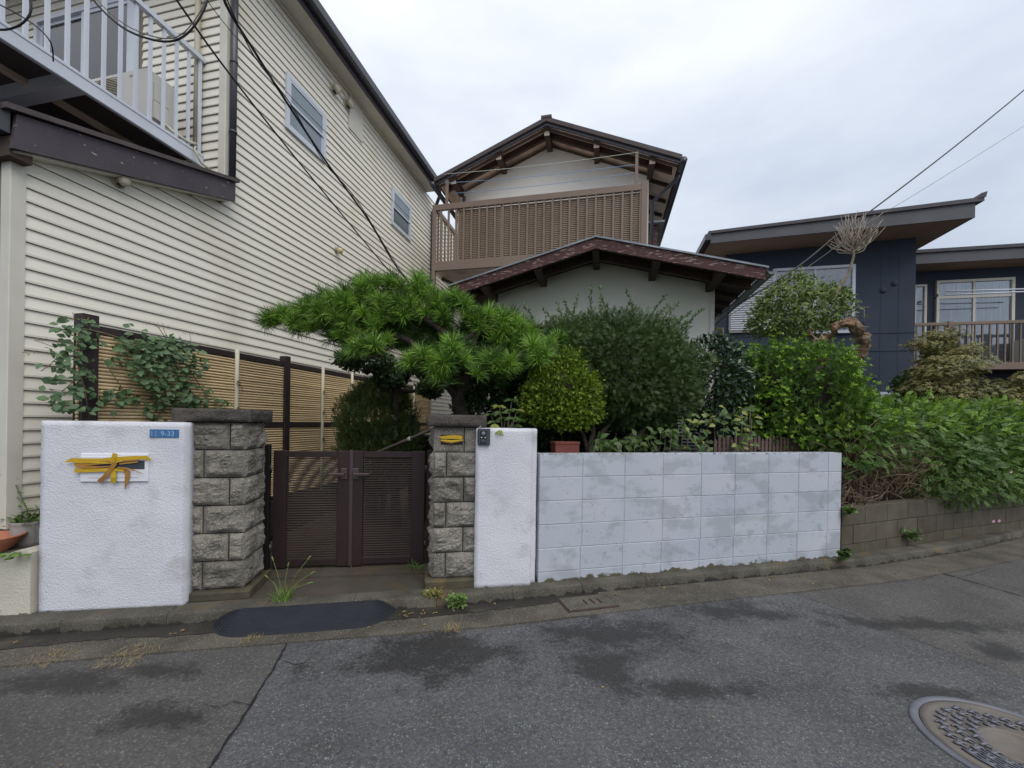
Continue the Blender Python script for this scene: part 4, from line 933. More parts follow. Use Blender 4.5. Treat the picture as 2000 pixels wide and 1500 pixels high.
while z < ZR-.11: b.box(TL, BR-.06, BS+.05, BS+.062, z, z+.018); z += .030
b.build('louvre_slats', m_louver, hm, kind='stuff')
b = Q(); b.box(TL, BR-.06, BS+.075, BS+.085, ZBm+.15, ZR-.10); b.build('louvre_back', m_mortar, hm)
for t in (TL, TL+.76, TL+1.62, TL+2.44):
    b = Q(); b.box(t-.012, t+.012, BS+.036, BS+.06, ZBm+.15, ZR-.10); b.build('louvre_frame', m_louver, hm)
for s in [BS+.2+k*.16 for k in range(10)]:
    b = Q(); b.box(BL+.01, BL+.035, s, s+.03, ZBm+.15, ZR-.06); b.build('baluster', m_brownalu, hm)
b = Q(); b.box(BL+.0, BL+.045, BS+.06, SW, ZR-.06, ZR-.01); b.build('side_handrail', m_brownalu, hm)
for s in (BS+.4, BS+1.0): b = Q(); b.bar((BL+.03, s, ZBm), (BL+1.2, s+.1, ZBm-.55), .05, .05); b.build('brace', m_beam, hm)
# clothesline posts and lines
for (px, pz, y2) in ((873, 5.10, 352), (1244, 5.10, 297)):
    t, z2 = at_s(px, y2, BS+.02); b = Q(); b.cbox(t-.022, t+.022, BS+.006, BS+.045, ZR-.02, z2, .002); b.build('clothesline_post', m_brownalu, hm)
def rope(name, p, q, r, mat, label, s=BS, sag=.03, cat='rope', group='clotheslines above the bronze balcony'):
    a, c = at_s(*p, s), at_s(*q, s); b = Q()
    b.tube([(a[0]+(c[0]-a[0])*k/14, s-.005, a[1]+(c[1]-a[1])*k/14-sag*math.sin(math.pi*k/14)) for k in range(15)], r, 5)
    o_ = H(a[0], s, a[1]); return b.build(name, mat, None, origin=o_, label=label, cat=cat, group=group)
rope('clothesline', (862, 341), (1245, 298), .004, m_ropew, 'pale green clothesline, the top one above the bronze balcony')
rope('clothesline', (868, 358), (1240, 322), .004, m_rope, 'middle blue clothesline above the bronze balcony')
rope('clothesline', (886, 378), (1240, 338), .004, m_rope, 'lowest blue clothesline above the bronze balcony')

# ------------------------------------------------------------------ navy house at the right
RN = HF @ Matrix.Translation((4.5, 10.8, 0))
hn = thing('navy_house', 'navy blue house with grey fascia and tan soffits at the right', 'house', RN)
t0w = 2.78; t1w = 6.6; SN = 10.8
b = Q(); b.box(t0w, t1w, SN, 16, .1, 5.75); b.build('wall', m_navy, hn)
z_a, z_b = at_s(1388, 455, 10.0)[1], at_s(1905, 392, 10.0)[1]
tA_, tB_ = at_s(1388, 455, 10.0)[0], at_s(1905, 392, 10.0)[0]
def roofline(t, a=tA_, b_=tB_): return z_a+(z_b-z_a)*(t-a)/(b_-a)
b = Q(); b.prism([(tA_, z_a-.23), (tA_, z_a-.03), (tB_, z_b-.03), (tB_, z_b-.33)], 10.0, 10.03, 'y'); b.build('fascia', m_greyfascia, hn)
b = Q(); b.prism([(tA_-.05, z_a-.03), (tA_-.05, z_a+.03), (tB_+.12, z_b+.05), (tB_+.12, z_b-.03)], 9.96, 16, 'y'); b.build('roof', m_darkfascia, hn)
b = Q(); b.prism([(tB_+.02, z_b+.03), (tB_+.14, z_b+.04), (tB_+.16, z_b+.15), (tB_+.06, z_b+.12)], 9.95, 16, 'y'); b.build('gutter', m_darkfascia, hn)
b = Q(); b.prism([(tA_, z_a-.225), (tA_, z_a-.205), (tB_-.01, z_b-.305), (tB_-.01, z_b-.325)], 10.03, 16, 'y'); b.build('soffit', m_tansoffit, hn)
b = Q(); b.box(tB_-.03, tB_, 10.03, 16, z_b-.33, z_b-.03); b.build('side_fascia', m_greyfascia, hn)
b = Q(); b.box(tA_-.12, tA_-.0, 9.95, 16, z_a-.17, z_a-.04); b.build('gutter', m_gutter, hn)
for z in (at_s(1750, 649, SN)[1], at_s(1740, 684, SN)[1]):
    b = Q(); b.box(3.0, t1w, SN-.012, SN, z-.015, z+.015); b.build('joint_strip', m_navy, hn)
for x in (1720, 1755):
    t = at_s(x, 600, SN)[0]; b = Q(); b.box(t-.006, t+.006, SN-.004, SN, .2, 5.3); b.build('panel_joint', m_navy, hn)
def win(name, s, x0, x1, y0, y1, mat, fr=.05, mull=(), back=None, house=None, low=None):
    t0, zt = at_s(x0, y0, s); t1, zt2 = at_s(x1, y0, s); z0 = low if low is not None else at_s(x0, y1, s)[1]
    b = Q()
    for q in ((t0, t1, zt-fr, zt), (t0, t1, z0, z0+fr), (t0, t0+fr, z0+fr, zt-fr), (t1-fr, t1, z0+fr, zt-fr)): b.box(q[0], q[1], s-.07, s-.001, q[2], q[3])
    f = b.build(name, mat, house)
    for m_ in mull:
        t = at_s(m_, y0, s)[0]; b = Q(); b.box(t-.025, t+.025, s-.055, s-.002, z0+fr, zt-fr); b.build('mullion', mat, f)
    b = Q(); b.box(t0+fr, t1-fr, s-.035, s-.030, z0+fr, zt-fr); b.build('pane', m_glassclear if back else m_glass, f)
    if back: b = Q(); b.box(t0+fr, t1-fr, s-.010, s-.003, z0+fr, zt-fr); b.build('curtain', back, f)
    return t0, t1, z0, zt
win('window', SN, 1508, 1668, 527, 655, m_whitealu, .06, (1590,), m_sheergrey, hn)
ta, za = at_s(1424, 535, SN); tb_, zb_ = at_s(1510, 531, SN); z0 = at_s(1425, 651, SN)[1]; zt = at_s(1467, 533, SN)[1]
b = Q(); b.box(ta, tb_, SN-.06, SN-.001, z0, zt); b.build('shutter_case', m_potgrey, hn)
b = Q(); z = z0+.05
while z < zt-.04: b.prism([(SN-.062, z), (SN-.078, z+.004), (SN-.075, z+.03), (SN-.062, z+.034)], ta+.03, tb_-.03, 'x'); z += .052
b.build('shutter_ribs', m_whitealu, hn, kind='stuff')
win('window', SN, 1655, 1756, 766, 830, m_whitealu, .06, (1705,), None, hn)
b = Q(); b.box(at_s(1655, 780, SN)[0]+.05, at_s(1756, 780, SN)[0]-.05, SN-.012, SN-.002, 1.4, 2.2); b.build('dark_interior', m_inside, hn)
for px, py in ((1725, 567), (1747, 553), (1708, 738)):
    t, z = at_s(px, py, SN); b = MB(HF @ Matrix.Translation((t, SN, z)) @ Matrix.Rotation(math.pi/2, 4, 'X')); b.lathe([(.065, 0), (.065, .01), (.058, .022), (.04, .034), (0, .038)], 20); b.build('vent_cap', m_navy, hn)
(ta, za), (tb_, zb_) = at_s(1655, 602, 10.55), at_s(1697, 599, 10.55); zl = at_s(1655, 640, 10.55)[1]
b = Q(); b.tube([(ta-1.2, 10.55, za), (tb_, 10.55, za)], .018, 6)
for k in range(9): b.tube([(tb_-.09-k*.16, 10.55, za), (tb_-.09-k*.16, 10.55, zl)], .011, 5)
b.tube([(ta-1.2, 10.55, zl), (tb_, 10.55, zl)], .015, 6); b.build('window_rail', m_pole, hn)
# recessed right part
S3 = 12.5
b = Q(); b.box(t1w, 16, S3, 16, .1, 5.45); b.build('rear_wall', m_navy, hn)
zt_, zb2 = at_s(1890, 485, 11.9)[1], at_s(1890, 510, 11.9)[1]
b = Q(); b.box(t1w, 16, 11.9, 11.93, zb2, zt_-.05); b.build('fascia', m_greyfascia, hn)
b = Q(); b.box(t1w, 16, 11.86, 16, zt_-.048, zt_+.03); b.build('roof', m_darkfascia, hn)
b = Q(); b.box(t1w, 16, 11.93, S3, zb2-.005, zb2+.015); b.build('soffit', m_tansoffit, hn)
win('balcony_door', S3, 1826, 1978, 550, 712, m_trim, .06, (1900,), m_sheer, hn)
tt0, tt1 = at_s(1826, 560, S3)[0], at_s(1978, 560, S3)[0]; zz = at_s(1900, 580, S3)[1]
b = Q(); b.box(tt0+.06, tt1-.06, S3-.06, S3-.001, zz-.03, zz+.03); b.build('transom', m_trim, hn)
win('balcony_door', S3, 1782, 1807, 558, 705, m_trim, .05, (), m_sheer, hn)
SB2 = 11.6; zr2 = at_s(1890, 628, SB2)[1]; zf2 = at_s(1890, 709, SB2)[1]; zf3 = at_s(1890, 722, SB2)[1]
b = Q(); b.cbox(t1w, 15, SB2, SB2+.06, zr2-.07, zr2, .005); b.build('handrail', m_brownalu, hn)
b = Q(); b.cbox(t1w, 15, SB2, SB2+.08, zf3, zf2, .005); b.build('balcony_beam', m_brownalu, hn)
b = Q(); b.box(t1w, 15, SB2+.08, S3, zf3, zf3+.06); b.build('balcony_floor', m_inside, hn)
for x in (1856, 2060): t = at_s(x, 640, SB2)[0]; b = Q(); b.cbox(t-.04, t+.04, SB2-.01, SB2+.06, zf2, zr2+.02, .004); b.build('balcony_post', m_brownalu, hn)
pr = None; t = t1w+.1; tt = t
while t < 14.8:
    if pr is None: b = Q(); b.box(t, t+.028, SB2+.01, SB2+.04, zf2, zr2-.07); pr = b.build('baluster', m_brownalu, hn)
    else: inst(pr, hn, (t-tt, 0, 0))
    t += .141
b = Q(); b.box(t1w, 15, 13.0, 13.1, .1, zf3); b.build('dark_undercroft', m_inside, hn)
dg_ = thing('laundry_pole', 'pale laundry poles on a dark bracket above the far right balcony', 'laundry pole', HF @ Matrix.Translation((8.0, 11.9, 4.5)))
p0, p1 = at_s(1848, 569, 11.9), at_s(2050, 563, 11.9); b = Q(); b.tube([(p0[0], 11.9, p0[1]), (p1[0], 11.9, p1[1])], .016, 6); b.build('pole', m_whitealu, dg_)
p0, p1 = at_s(1836, 580, 11.9), at_s(2050, 571, 11.9); b = Q(); b.tube([(p0[0], 11.75, p0[1]), (p1[0], 11.75, p1[1])], .016, 6); b.build('pole', m_whitealu, dg_)
p0, p1 = at_s(1807, 589, 11.9), at_s(1850, 569, 11.9); b = Q(); b.bar((p0[0], 11.6, p0[1]), (p1[0], 12.2, p1[1]), .04, .05); b.build('bracket', m_black, dg_)
b = Q(); t_, z_ = at_s(1990, 690, 12.1); b.box(t_, t_+.8, 11.95, 12.3, zf3+.06, zf3+.75); b.build('balcony_unit', m_plasticw, hn)
# small lean-to roof beside the wing
b = Q(); b.box(1.5, 2.6, 7.2, 8.2, 2.55, 2.60); b.build('side_canopy', m_roofmetal, hm)
b = Q(); b.box(1.52, 2.55, 7.22, 8.2, 2.42, 2.55); b.build('canopy_beam', m_eaveboard, hm)

# ------------------------------------------------------------------ bamboo fence between the houses
TF = -3.857; SF0 = at_t(150, 700, TF)[0]; SF1 = at_t(842, 780, TF)[0]
MF = HF @ Matrix.Translation((TF, SF0, 0))
bf = thing('bamboo_fence', 'long tan bamboo screen fence with dark posts along the siding house', 'fence', MF)
ZT, ZL = 2.075, .50
p = .0285; n = int((ZT-ZL)/p)
for k in range(n):
    z = ZL+k*p+.012
    if abs(z-1.36) < .028: continue
    b = Q(); pts = []; s = SF0
    while s < SF1: pts.append((TF+rnd.uniform(-.0015, .0015), s, z+rnd.uniform(-.0018, .0018))); s += .42
    pts.append((TF, SF1, z)); b.tube(pts, [.0135*rnd.uniform(.92, 1.04) for _ in pts], 7); b.build('bamboo_rod', m_bamboo, bf)
b = Q(); b.box(TF-.022, TF+.02, SF0, SF1, ZT, ZT+.055); b.build('top_rail', m_dkwood, bf)
b = Q(); b.box(TF-.02, TF+.022, SF0, SF1, 1.33, 1.39); b.build('middle_rail', m_dkwood, bf)
b = Q(); b.box(TF-.02, TF+.02, SF0, SF1, ZL-.05, ZL); b.build('bottom_rail', m_dkwood, bf)
b = Q(); b.box(TF-.06, TF+.04, SF0+.05, SF1, .05, ZL-.05); b.build('fence_base', m_mortar, bf)
b = Q(); b.box(TF-.028, TF-.024, SF0, SF1, ZL, ZT); b.build('backing_sheet', MAT('brown_backing', hexc('4d3722'), rough=.9), bf)
for x, wd_, h in ((152, .10, 2.20), (552, .075, 2.20), (742, .075, 2.20)):
    s = at_t(x, 760, TF)[0]; b = Q(); b.box(TF-.05, TF+.045, s, s+wd_, .1, h); b.build('fence_post', m_dkwood, bf)
for x in (463, 631, 688, 809):
    s = at_t(x, 760, TF+.035)[0]; b = Q(); b.tube([(TF+.030, s, z) for z in (.45, .9, 1.35, 1.8, 2.16)], .021, 10); pc = b.build('bamboo_pole', m_cane, bf)
    for z in (1.15, 1.52, 1.80):
        b = Q(); b.tube([(TF+.055, s+.022*math.cos(a), z+.022*math.sin(a)*1.2) for a in [k*math.pi/4 for k in range(9)]], .003, 4)
        b.tube([(TF+.056, s, z), (TF+.07, s+.03, z-.04), (TF+.065, s+.035, z-.07)], .0025, 4); b.tube([(TF+.056, s, z), (TF+.07, s-.03, z+.02)], .0025, 4); b.build('rope_tie', m_black, pc)
# ------------------------------------------------------------------ plants
def leafT(w_=.5, fold=.12, droop=.1):
    v = np.array([(0, 0, 0), (-w_/2, .42, fold*w_), (0, .45, 0), (w_/2, .42, fold*w_), (-w_*.3, .75, fold*w_*.6-droop*.4), (w_*.3, .75, fold*w_*.6-droop*.4), (0, 1, -droop)])
    return v, [(0, 2, 1), (0, 3, 2), (1, 2, 4), (2, 3, 5), (2, 6, 4), (2, 5, 6)]
def quadT(w_=.5):
    return np.array([(0, 0, 0), (w_/2, .5, .06), (0, 1, 0), (-w_/2, .5, .06)]), [(0, 1, 2, 3)]
def combine(parts):
    vs, fs, n = [], [], 0
    for v, f in parts: vs.append(v); fs += [tuple(i+n for i in q) for q in f]; n += len(v)
    return np.concatenate(vs), fs
def rotm(tip, nrm):
    y = np.array(tip, float); y /= np.linalg.norm(y); z = np.array(nrm, float); z = z-y*z.dot(y)
    if np.linalg.norm(z) < 1e-4: z = np.array([.3, .2, 1.])-y*y[2]
    z /= np.linalg.norm(z); x = np.cross(y, z); return np.stack([x, y, z], 1)
def place(T, tip, nrm, s, o=(0, 0, 0)): return (T[0]*s) @ rotm(tip, nrm).T + np.array(o), T[1]
def rosetteT(n=7, L=1, w_=.32, tilt=.55, T=None):
    ps = []
    for k in range(n):
        a = 2*math.pi*k/n+.3*(k % 2); t = tilt+.25*(k % 3)/2
        ps.append(place(T or leafT(w_), (math.cos(a)*math.cos(t), math.sin(a)*math.cos(t), math.sin(t)), (-math.cos(a)*.6, -math.sin(a)*.6, 1), L*(.8+.2*(k % 2))))
    return combine(ps)
def sprigT(n=5, L=1, lw=.45, ll=.35, lf=None):      # leaves alternating along a stem pointing to +y
    ps = []
    for k in range(n):
        sd_ = 1 if k % 2 else -1; y = (k+.3)/n*.8*L
        ps.append(place(lf or quadT(lw), (sd_*.85, .6, .15), (0, 0, 1), ll, (0, y, 0)))
    ps.append(place(lf or quadT(lw), (0, 1, .1), (0, 0, 1), ll, (0, L*.8, 0)))
    return combine(ps)
def scatter(name, T, P, TIP, NRM, S, mat, parent, kind='stuff', smooth=False, extra=()):
    V, F = T; n = len(P); k = len(V)
    y = TIP/np.linalg.norm(TIP, axis=1, keepdims=True); z = NRM-y*(NRM*y).sum(1, keepdims=True); z /= (np.linalg.norm(z, axis=1, keepdims=True)+1e-9); x = np.cross(y, z)
    Rm = np.stack([x, y, z], 2)
    A = np.einsum('nij,kj->nki', Rm, V)*S[:, None, None]+P[:, None, :]
    Wd = W[parent.name]; T4 = np.array(Wd.inverted()); A = A.reshape(-1, 3) @ T4[:3, :3].T+T4[:3, 3]
    lens = [len(f) for f in F]; flat = np.concatenate([np.array(f) for f in F])
    loops = (flat[None, :]+(np.arange(n)*k)[:, None]).ravel(); tot = np.tile(lens, n); st = np.concatenate([[0], np.cumsum(tot)[:-1]])
    me = bpy.data.meshes.new(name); me.vertices.add(len(A)); me.vertices.foreach_set('co', A.ravel()); me.loops.add(len(loops)); me.loops.foreach_set('vertex_index', loops.astype(np.int32))
    me.polygons.add(len(tot)); me.polygons.foreach_set('loop_start', st.astype(np.int32)); me.polygons.foreach_set('loop_total', tot.astype(np.int32)); me.update(calc_edges=True)
    me.materials.append(mat); o = bpy.data.objects.new(name, me); C.objects.link(o); o.parent = parent; W[o.name] = Wd
    return props(o, kind=kind)
def ndir(n):
    v = nrg.normal(size=(n, 3)); return v/np.linalg.norm(v, axis=1, keepdims=True)
def crown(ells, n, lo=.75, hi=1.05, lump=.18, lf=2.2, up=.5, out=.8, jit=.5, gap=None, zmin=None, keep=None):
    # ells: (centre, radii); returns points, tip directions, normals on lumpy shells
    wts = np.array([(r[0]*r[1]*r[2])**(2/3) for c, r in ells]); idx = nrg.choice(len(ells), n, p=wts/wts.sum()); d = ndir(n); P = np.zeros((n, 3)); ok = np.ones(n, bool); rr = nrg.uniform(0, 1, n)**.6
    for i in range(n):
        c, r = ells[idx[i]]; q = Vector(d[i])*lf+Vector(c)*1.7
        l = noise.noise(q)*lump+noise.noise(q*2.6)*lump*.5
        if gap is not None and noise.noise(Vector(d[i])*gap[0]+Vector(c)*3) < gap[1]: ok[i] = False; continue
        k = (lo+(hi-lo)*rr[i])*(1+l); p = np.array(c)+d[i]*np.array(r)*k
        for j, (c2, r2) in enumerate(ells):
            if j != idx[i] and (((p-np.array(c2))/np.array(r2))**2).sum() < .5: ok[i] = False; break
        if zmin is not None and p[2] < zmin: ok[i] = False
        if ok[i] and keep is not None and not keep(p): ok[i] = False
        P[i] = p
    P, d = P[ok], d[ok]; m = len(P)
    tip = d*out+np.array([0, 0, up])+nrg.normal(size=(m, 3))*jit; nr = d*.9+np.array([0, -.15, .6])+nrg.normal(size=(m, 3))*.4
    return P, tip, nr
def S_(n, a, b): return nrg.uniform(a, b, n)
def plant(name, label, cat, base, group=None): return thing(name, label, cat, Matrix.Translation(base), group)
def branch(parent, name, pts, radii, mat, n=7, sub=6, wob=.02, rough=0):
    P = []; Rr = []
    for i in range(len(pts)-1):
        a, b_ = Vector(pts[i]), Vector(pts[i+1])
        for k in range(sub):
            t = k/sub; P.append(a.lerp(b_, t)+Vector((noise.noise(a*3+Vector((t*3, 0, i)))*wob, noise.noise(a*3+Vector((0, t*3, i)))*wob, 0))); Rr.append(radii[i]+(radii[i+1]-radii[i])*t)
    P.append(Vector(pts[-1])); Rr.append(radii[-1])
    # smooth
    for _ in range(2): P = [P[0]]+[(P[i-1]+P[i]*2+P[i+1])/4 for i in range(1, len(P)-1)]+[P[-1]]
    if rough: Rr = [r*(1+rough*noise.noise(Vector((i*.35, 3, 0)))*.9) for i, r in enumerate(Rr)]
    b = MB(); b.tube(P, Rr, n)
    if rough:
        b.v = [tuple(Vector(v)+Vector((noise.noise(Vector(v)*17), noise.noise(Vector(v)*17+Vector((9, 0, 0))), noise.noise(Vector(v)*17+Vector((0, 9, 0)))))*rough*.10) for v in b.v]; b.sm = [False]*len(b.f)
    return b.build(name, mat, parent)
Y = at_y
# --- pine -------------------------------------------------------------
pb_ = Y(905, 905, 4.15); pb_.z = .1
pine = plant('pine_tree', 'cloud-pruned pine with long needles reaching over the gate', 'tree', pb_)
top = Y(905, 665, 3.95)
branch(pine, 'trunk', [pb_, Y(925, 860, 4.15), Y(890, 780, 4.05), Y(915, 720, 3.95), top], [.085, .075, .062, .055, .04], m_bark, 9)
limbs = [([(890, 770, 4.05), (850, 700, 4.0), (780, 655, 4.05), (690, 640, 4.1), (610, 625, 4.15), (545, 612, 4.2)], [.05, .04, .032, .026, .018, .01]),
         ([(915, 720, 3.95), (880, 660, 3.95), (830, 620, 4.0), (770, 590, 4.05), (710, 590, 4.05)], [.04, .032, .025, .018, .01]),
         ([(915, 720, 3.95), (930, 660, 4.0), (905, 610, 4.05), (880, 585, 4.1)], [.035, .028, .018, .01]),
         ([(890, 780, 4.05), (870, 745, 3.85), (840, 728, 3.72), (810, 715, 3.68)], [.035, .026, .018, .01]),
         ([(915, 720, 3.95), (950, 715, 3.85), (1000, 700, 3.8), (1050, 690, 3.78)], [.035, .026, .018, .01]),
         ([(905, 665, 3.95), (960, 640, 4.0), (1010, 630, 4.05), (1060, 640, 4.05)], [.032, .024, .016, .01]),
         ([(780, 655, 4.05), (750, 690, 4.0), (715, 700, 4.0)], [.02, .014, .008])]
for pts, rr in limbs: branch(pine, 'branch', [Y(*p) for p in pts], rr, m_bark, 7, 5, .05)
def tuft_mesh(seed, n=190, L=.135, mat=None):
    r = np.random.default_rng(seed); v = []; f = []
    for i in range(n):
        zc = r.uniform(-.25, 1)**1; th = math.acos(max(-1, min(1, zc))) ; ph = r.uniform(0, 2*math.pi)
        th = min(th, 1.75); d = np.array([math.sin(th)*math.cos(ph), math.sin(th)*math.sin(ph), math.cos(th)])
        base = np.array([0, 0, r.uniform(-.05, .02)])+d*.006; l = L*r.uniform(.75, 1.08)*(1.05-.12*abs(zc-.5)); side = np.cross(d, r.normal(size=3)); side /= np.linalg.norm(side); wd_ = .0020
        mid = base+d*l*.55+np.array([0, 0, .004]); tip = base+d*l+np.array([0, 0, -.010 if th > 1 else 0])
        k = len(v); v += [base-side*wd_, base+side*wd_, mid+side*wd_, mid-side*wd_, tip]; f += [(k, k+1, k+2, k+3), (k+3, k+2, k+4)]
    return v, f
tm = []
for q in range(5):
    v, f = tuft_mesh(q); me = bpy.data.meshes.new('needle_tuft'); me.from_pydata([tuple(a) for a in v], [], f); me.materials.append(l_pine if q != 4 else l_pineshade); tm.append(me)
TZ = [(150,430),(260,480),(340,380),(400,500),(530,310),(560,420),(470,420),(650,480),(600,560),(700,560),(700,280),(640,340),(760,220),(830,190),(950,190),(880,310),(900,420),(930,600),(840,500),(1000,330),
      (1100,330),(1050,420),(1150,250),(1200,400),(1250,280),(1330,420),(1380,290),(1150,185),(1040,230),(1300,330),(1480,350),(1430,300),(1560,480),(1520,420),(1650,420),(1600,520),(1750,520),(1700,600),(1880,530),(1420,670),(1380,640),(1250,800),(1100,750),(1180,700),
      (1300,850),(1230,740),(1330,760),(1580,830),(1720,790),(1660,740),(1960,640),(1900,600),(1820,620),(2050,690),(2080,620),(2010,720),(1480,740),(1800,760),(200,400),(100,470),(440,360),(760,400),(760,650),(840,640),(700,660),(820,280),(1750,440),(1840,470),(1950,540)]
inv_pine = W[pine.name].inverted(); nt_ = 0
def tuft(p, ax, sc, q):
    global nt_
    o = bpy.data.objects.new('needle_tuft', tm[q]); C.objects.link(o); o.parent = pine
    Rq = Vector(ax).normalized().to_track_quat('Z', 'Y').to_matrix().to_4x4()
    o.matrix_local = inv_pine @ Matrix.Translation(p) @ Rq @ Matrix.Rotation(rnd.uniform(0, 6.28), 4, 'Z') @ Matrix.Diagonal((sc, sc, sc, 1)); nt_ += 1
for _ in range(84):
    a = rnd.uniform(0, 6.28); r = math.sqrt(rnd.random())*.95; e = rnd.choice(((800, 420, 540, 120), (1120, 390, 470, 110), (1450, 740, 420, 90), (1700, 520, 270, 110), (1000, 560, 380, 90), (1200, 560, 260, 90), (720, 560, 260, 100)))
    TZ.append((e[0]+e[2]*r*math.cos(a), e[1]+e[3]*r*math.sin(a)))
NF = len(TZ)-84
for ti, (x, y) in enumerate(TZ):
    px, py = 500+x/3.636, 500+y/3.636
    yy = 3.98+(.16 if ti >= NF else 0)+ (.14 if px < 620 else 0) - (.28 if py > 675 else 0) + (.08 if py < 580 else 0)
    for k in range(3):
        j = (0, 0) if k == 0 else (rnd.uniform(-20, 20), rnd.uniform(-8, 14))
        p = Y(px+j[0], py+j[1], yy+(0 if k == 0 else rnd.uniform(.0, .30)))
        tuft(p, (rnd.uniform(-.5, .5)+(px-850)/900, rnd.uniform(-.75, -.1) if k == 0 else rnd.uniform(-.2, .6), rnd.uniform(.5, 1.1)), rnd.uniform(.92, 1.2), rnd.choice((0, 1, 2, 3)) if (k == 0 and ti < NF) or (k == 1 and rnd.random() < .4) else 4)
        if k == 0 and rnd.random() < .35:
            b = MB(); b.tube([p+Vector((0, -.02, .02)), p+Vector((0.003, -.03, .065))], [.004, .002], 5); b.build('candle_bud', m_cane, pine)
m_cane2 = MAT('bleached_twig', hexc('a89e90'), hexc('857b6d'), sc=10, rough=.9)
# --- ball shrubs -------------------------------------------------------
# big dark dome
c = Y(1188, 722, 4.75)
base = Vector((c.x+.1, c.y, 1.0)); dome = plant('dome_shrub', 'big dark clipped dome shrub with long feathery shoots on top', 'shrub', base)
c.z -= .05
E1 = [((c.x, c.y, c.z), (.98, .90, .62)), ((c.x-.42, c.y+.1, c.z+.12), (.60, .65, .48)), ((c.x+.34, c.y-.0, c.z-.16), (.66, .70, .48)), ((c.x+.30, c.y+.05, c.z+.22), (.5, .55, .36))]
sp5 = sprigT(7, 1, .42, .42)
P, tp_, nr = crown(E1, 50000, .70, 1.04, .20, 3.0, .35, .9, .6, zmin=c.z-.66); scatter('foliage', sp5, P, tp_, nr, S_(len(P), .032, .055), l_yew, dome)
P, tp_, nr = crown(E1, 900, 1.0, 1.07, .13, 3.0, .7, .9, .5, zmin=c.z-.3); scatter('new_growth', sp5, P, tp_, nr, S_(len(P), .04, .065), l_yewtip, dome)
P, tp_, nr = crown(E1, 16000, .35, .72, .1, 3.0, .2, .9, .6, zmin=c.z-.5); scatter('inner_foliage', sp5, P, tp_, nr, S_(len(P), .055, .085), l_yew, dome)
for (pts, rr) in (([(1150, 885), (1160, 862), (1215, 868), (1250, 850), (1270, 822)], [.05, .045, .035, .03, .02]), ([(1160, 868), (1175, 845), (1200, 818)], [.035, .028, .015]), ([(1150, 870), (1160, 840), (1155, 815)], [.03, .025, .015]), ([(1215, 868), (1240, 840), (1225, 815)], [.025, .02, .012])):
    branch(dome, 'branch', [Y(x, y, 4.5) for x, y in pts], rr, m_greybark, 7)
shoots = [((1030, 632), (1010, 604)), ((1048, 628), (1030, 594)), ((1078, 612), (1066, 604)), ((1112, 612), (1106, 588)), ((1118, 610), (1126, 582)), ((1155, 612), (1154, 566)), ((1176, 612), (1173, 564)), ((1190, 618), (1180, 586)),
          ((1205, 618), (1222, 596)), ((1212, 620), (1234, 598)), ((1250, 632), (1231, 574)), ((1255, 632), (1289, 576)), ((1262, 636), (1296, 592)), ((1268, 640), (1310, 590)), ((1288, 645), (1308, 606)), ((1296, 650), (1335, 606)), ((1305, 655), (1354, 603)), ((1316, 660), (1344, 622)), ((1240, 632), (1238, 602)), ((1100, 612), (1092, 596)), ((1275, 640), (1325, 608))]
for (x0, y0), (x1, y1) in shoots:
    y1 -= 6; a, e = Y(x0, y0+14, 4.35+rnd.uniform(-.1, .25)), None; d = Y(x1, y1, 4.4)-Y(x0, y0+8, 4.4); L = d.length; pts = [a+d*1.1*k/6+Vector((d.x*.25*(k/6)**2, 0, -abs(d.x)*.25*(k/6)**2)) for k in range(7)]
    s = MB(); s.tube(pts, [.004]*4+[.003]*3, 4); st_ = s.build('shoot', m_greybark, dome)
    n = int(L/.014); PP = np.array([a+ (pts[min(6, int(t*6))].lerp(pts[min(6, int(t*6)+1)], t*6-int(t*6))-a) for t in np.linspace(.1, 1, n)]); dn = np.array(d.normalized())
    rep = np.repeat(PP, 3, 0); m = len(rep); scatter('shoot_leaves', quadT(.4), rep, dn[None]*.7+nrg.normal(size=(m, 3))*.6, nrg.normal(size=(m, 3)), S_(m, .026, .046), l_yewtip, dome)
# yellow green ball
c = Y(1096, 768, 4.05); ball = plant('ball_shrub', 'yellow-green rounded shrub in front of the big dark dome', 'shrub', Vector((c.x+.15, c.y, 1.0)))
E2 = [((c.x, c.y, c.z), (.35, .34, .30)), ((c.x+.06, c.y, c.z+.24), (.17, .2, .19)), ((c.x+.14, c.y-.05, c.z-.12), (.25, .25, .22)), ((c.x-.12, c.y-.02, c.z-.08), (.27, .25, .24)), ((c.x+.2, c.y-.05, c.z+.06), (.18, .2, .14)), ((c.x-.2, c.y-.05, c.z-.16), (.18, .2, .14)), ((c.x+.05, c.y-.15, c.z-.2), (.2, .2, .16))]
ros5 = rosetteT(5, 1, .6, .45, quadT(.62))
P, tp_, nr = crown(E2, 14000, .60, 1.06, .32, 5, .3, 1, .35); scatter('foliage', ros5, P, nr*.0+tp_, nr, S_(len(P), .019, .031), l_box, ball)
b = MB(); b.lathe([(0, -.2), (.2, -.14), (.24, .05), (.13, .22), (0, .24)], 14, (c.x, c.y, c.z)); b.build('inner_twigs', m_bark, ball)
branch(ball, 'trunk', [Y(1146, 886, 4.05), Y(1140, 850, 4.05), Y(1115, 810, 4.05)], [.02, .018, .014], m_bark)
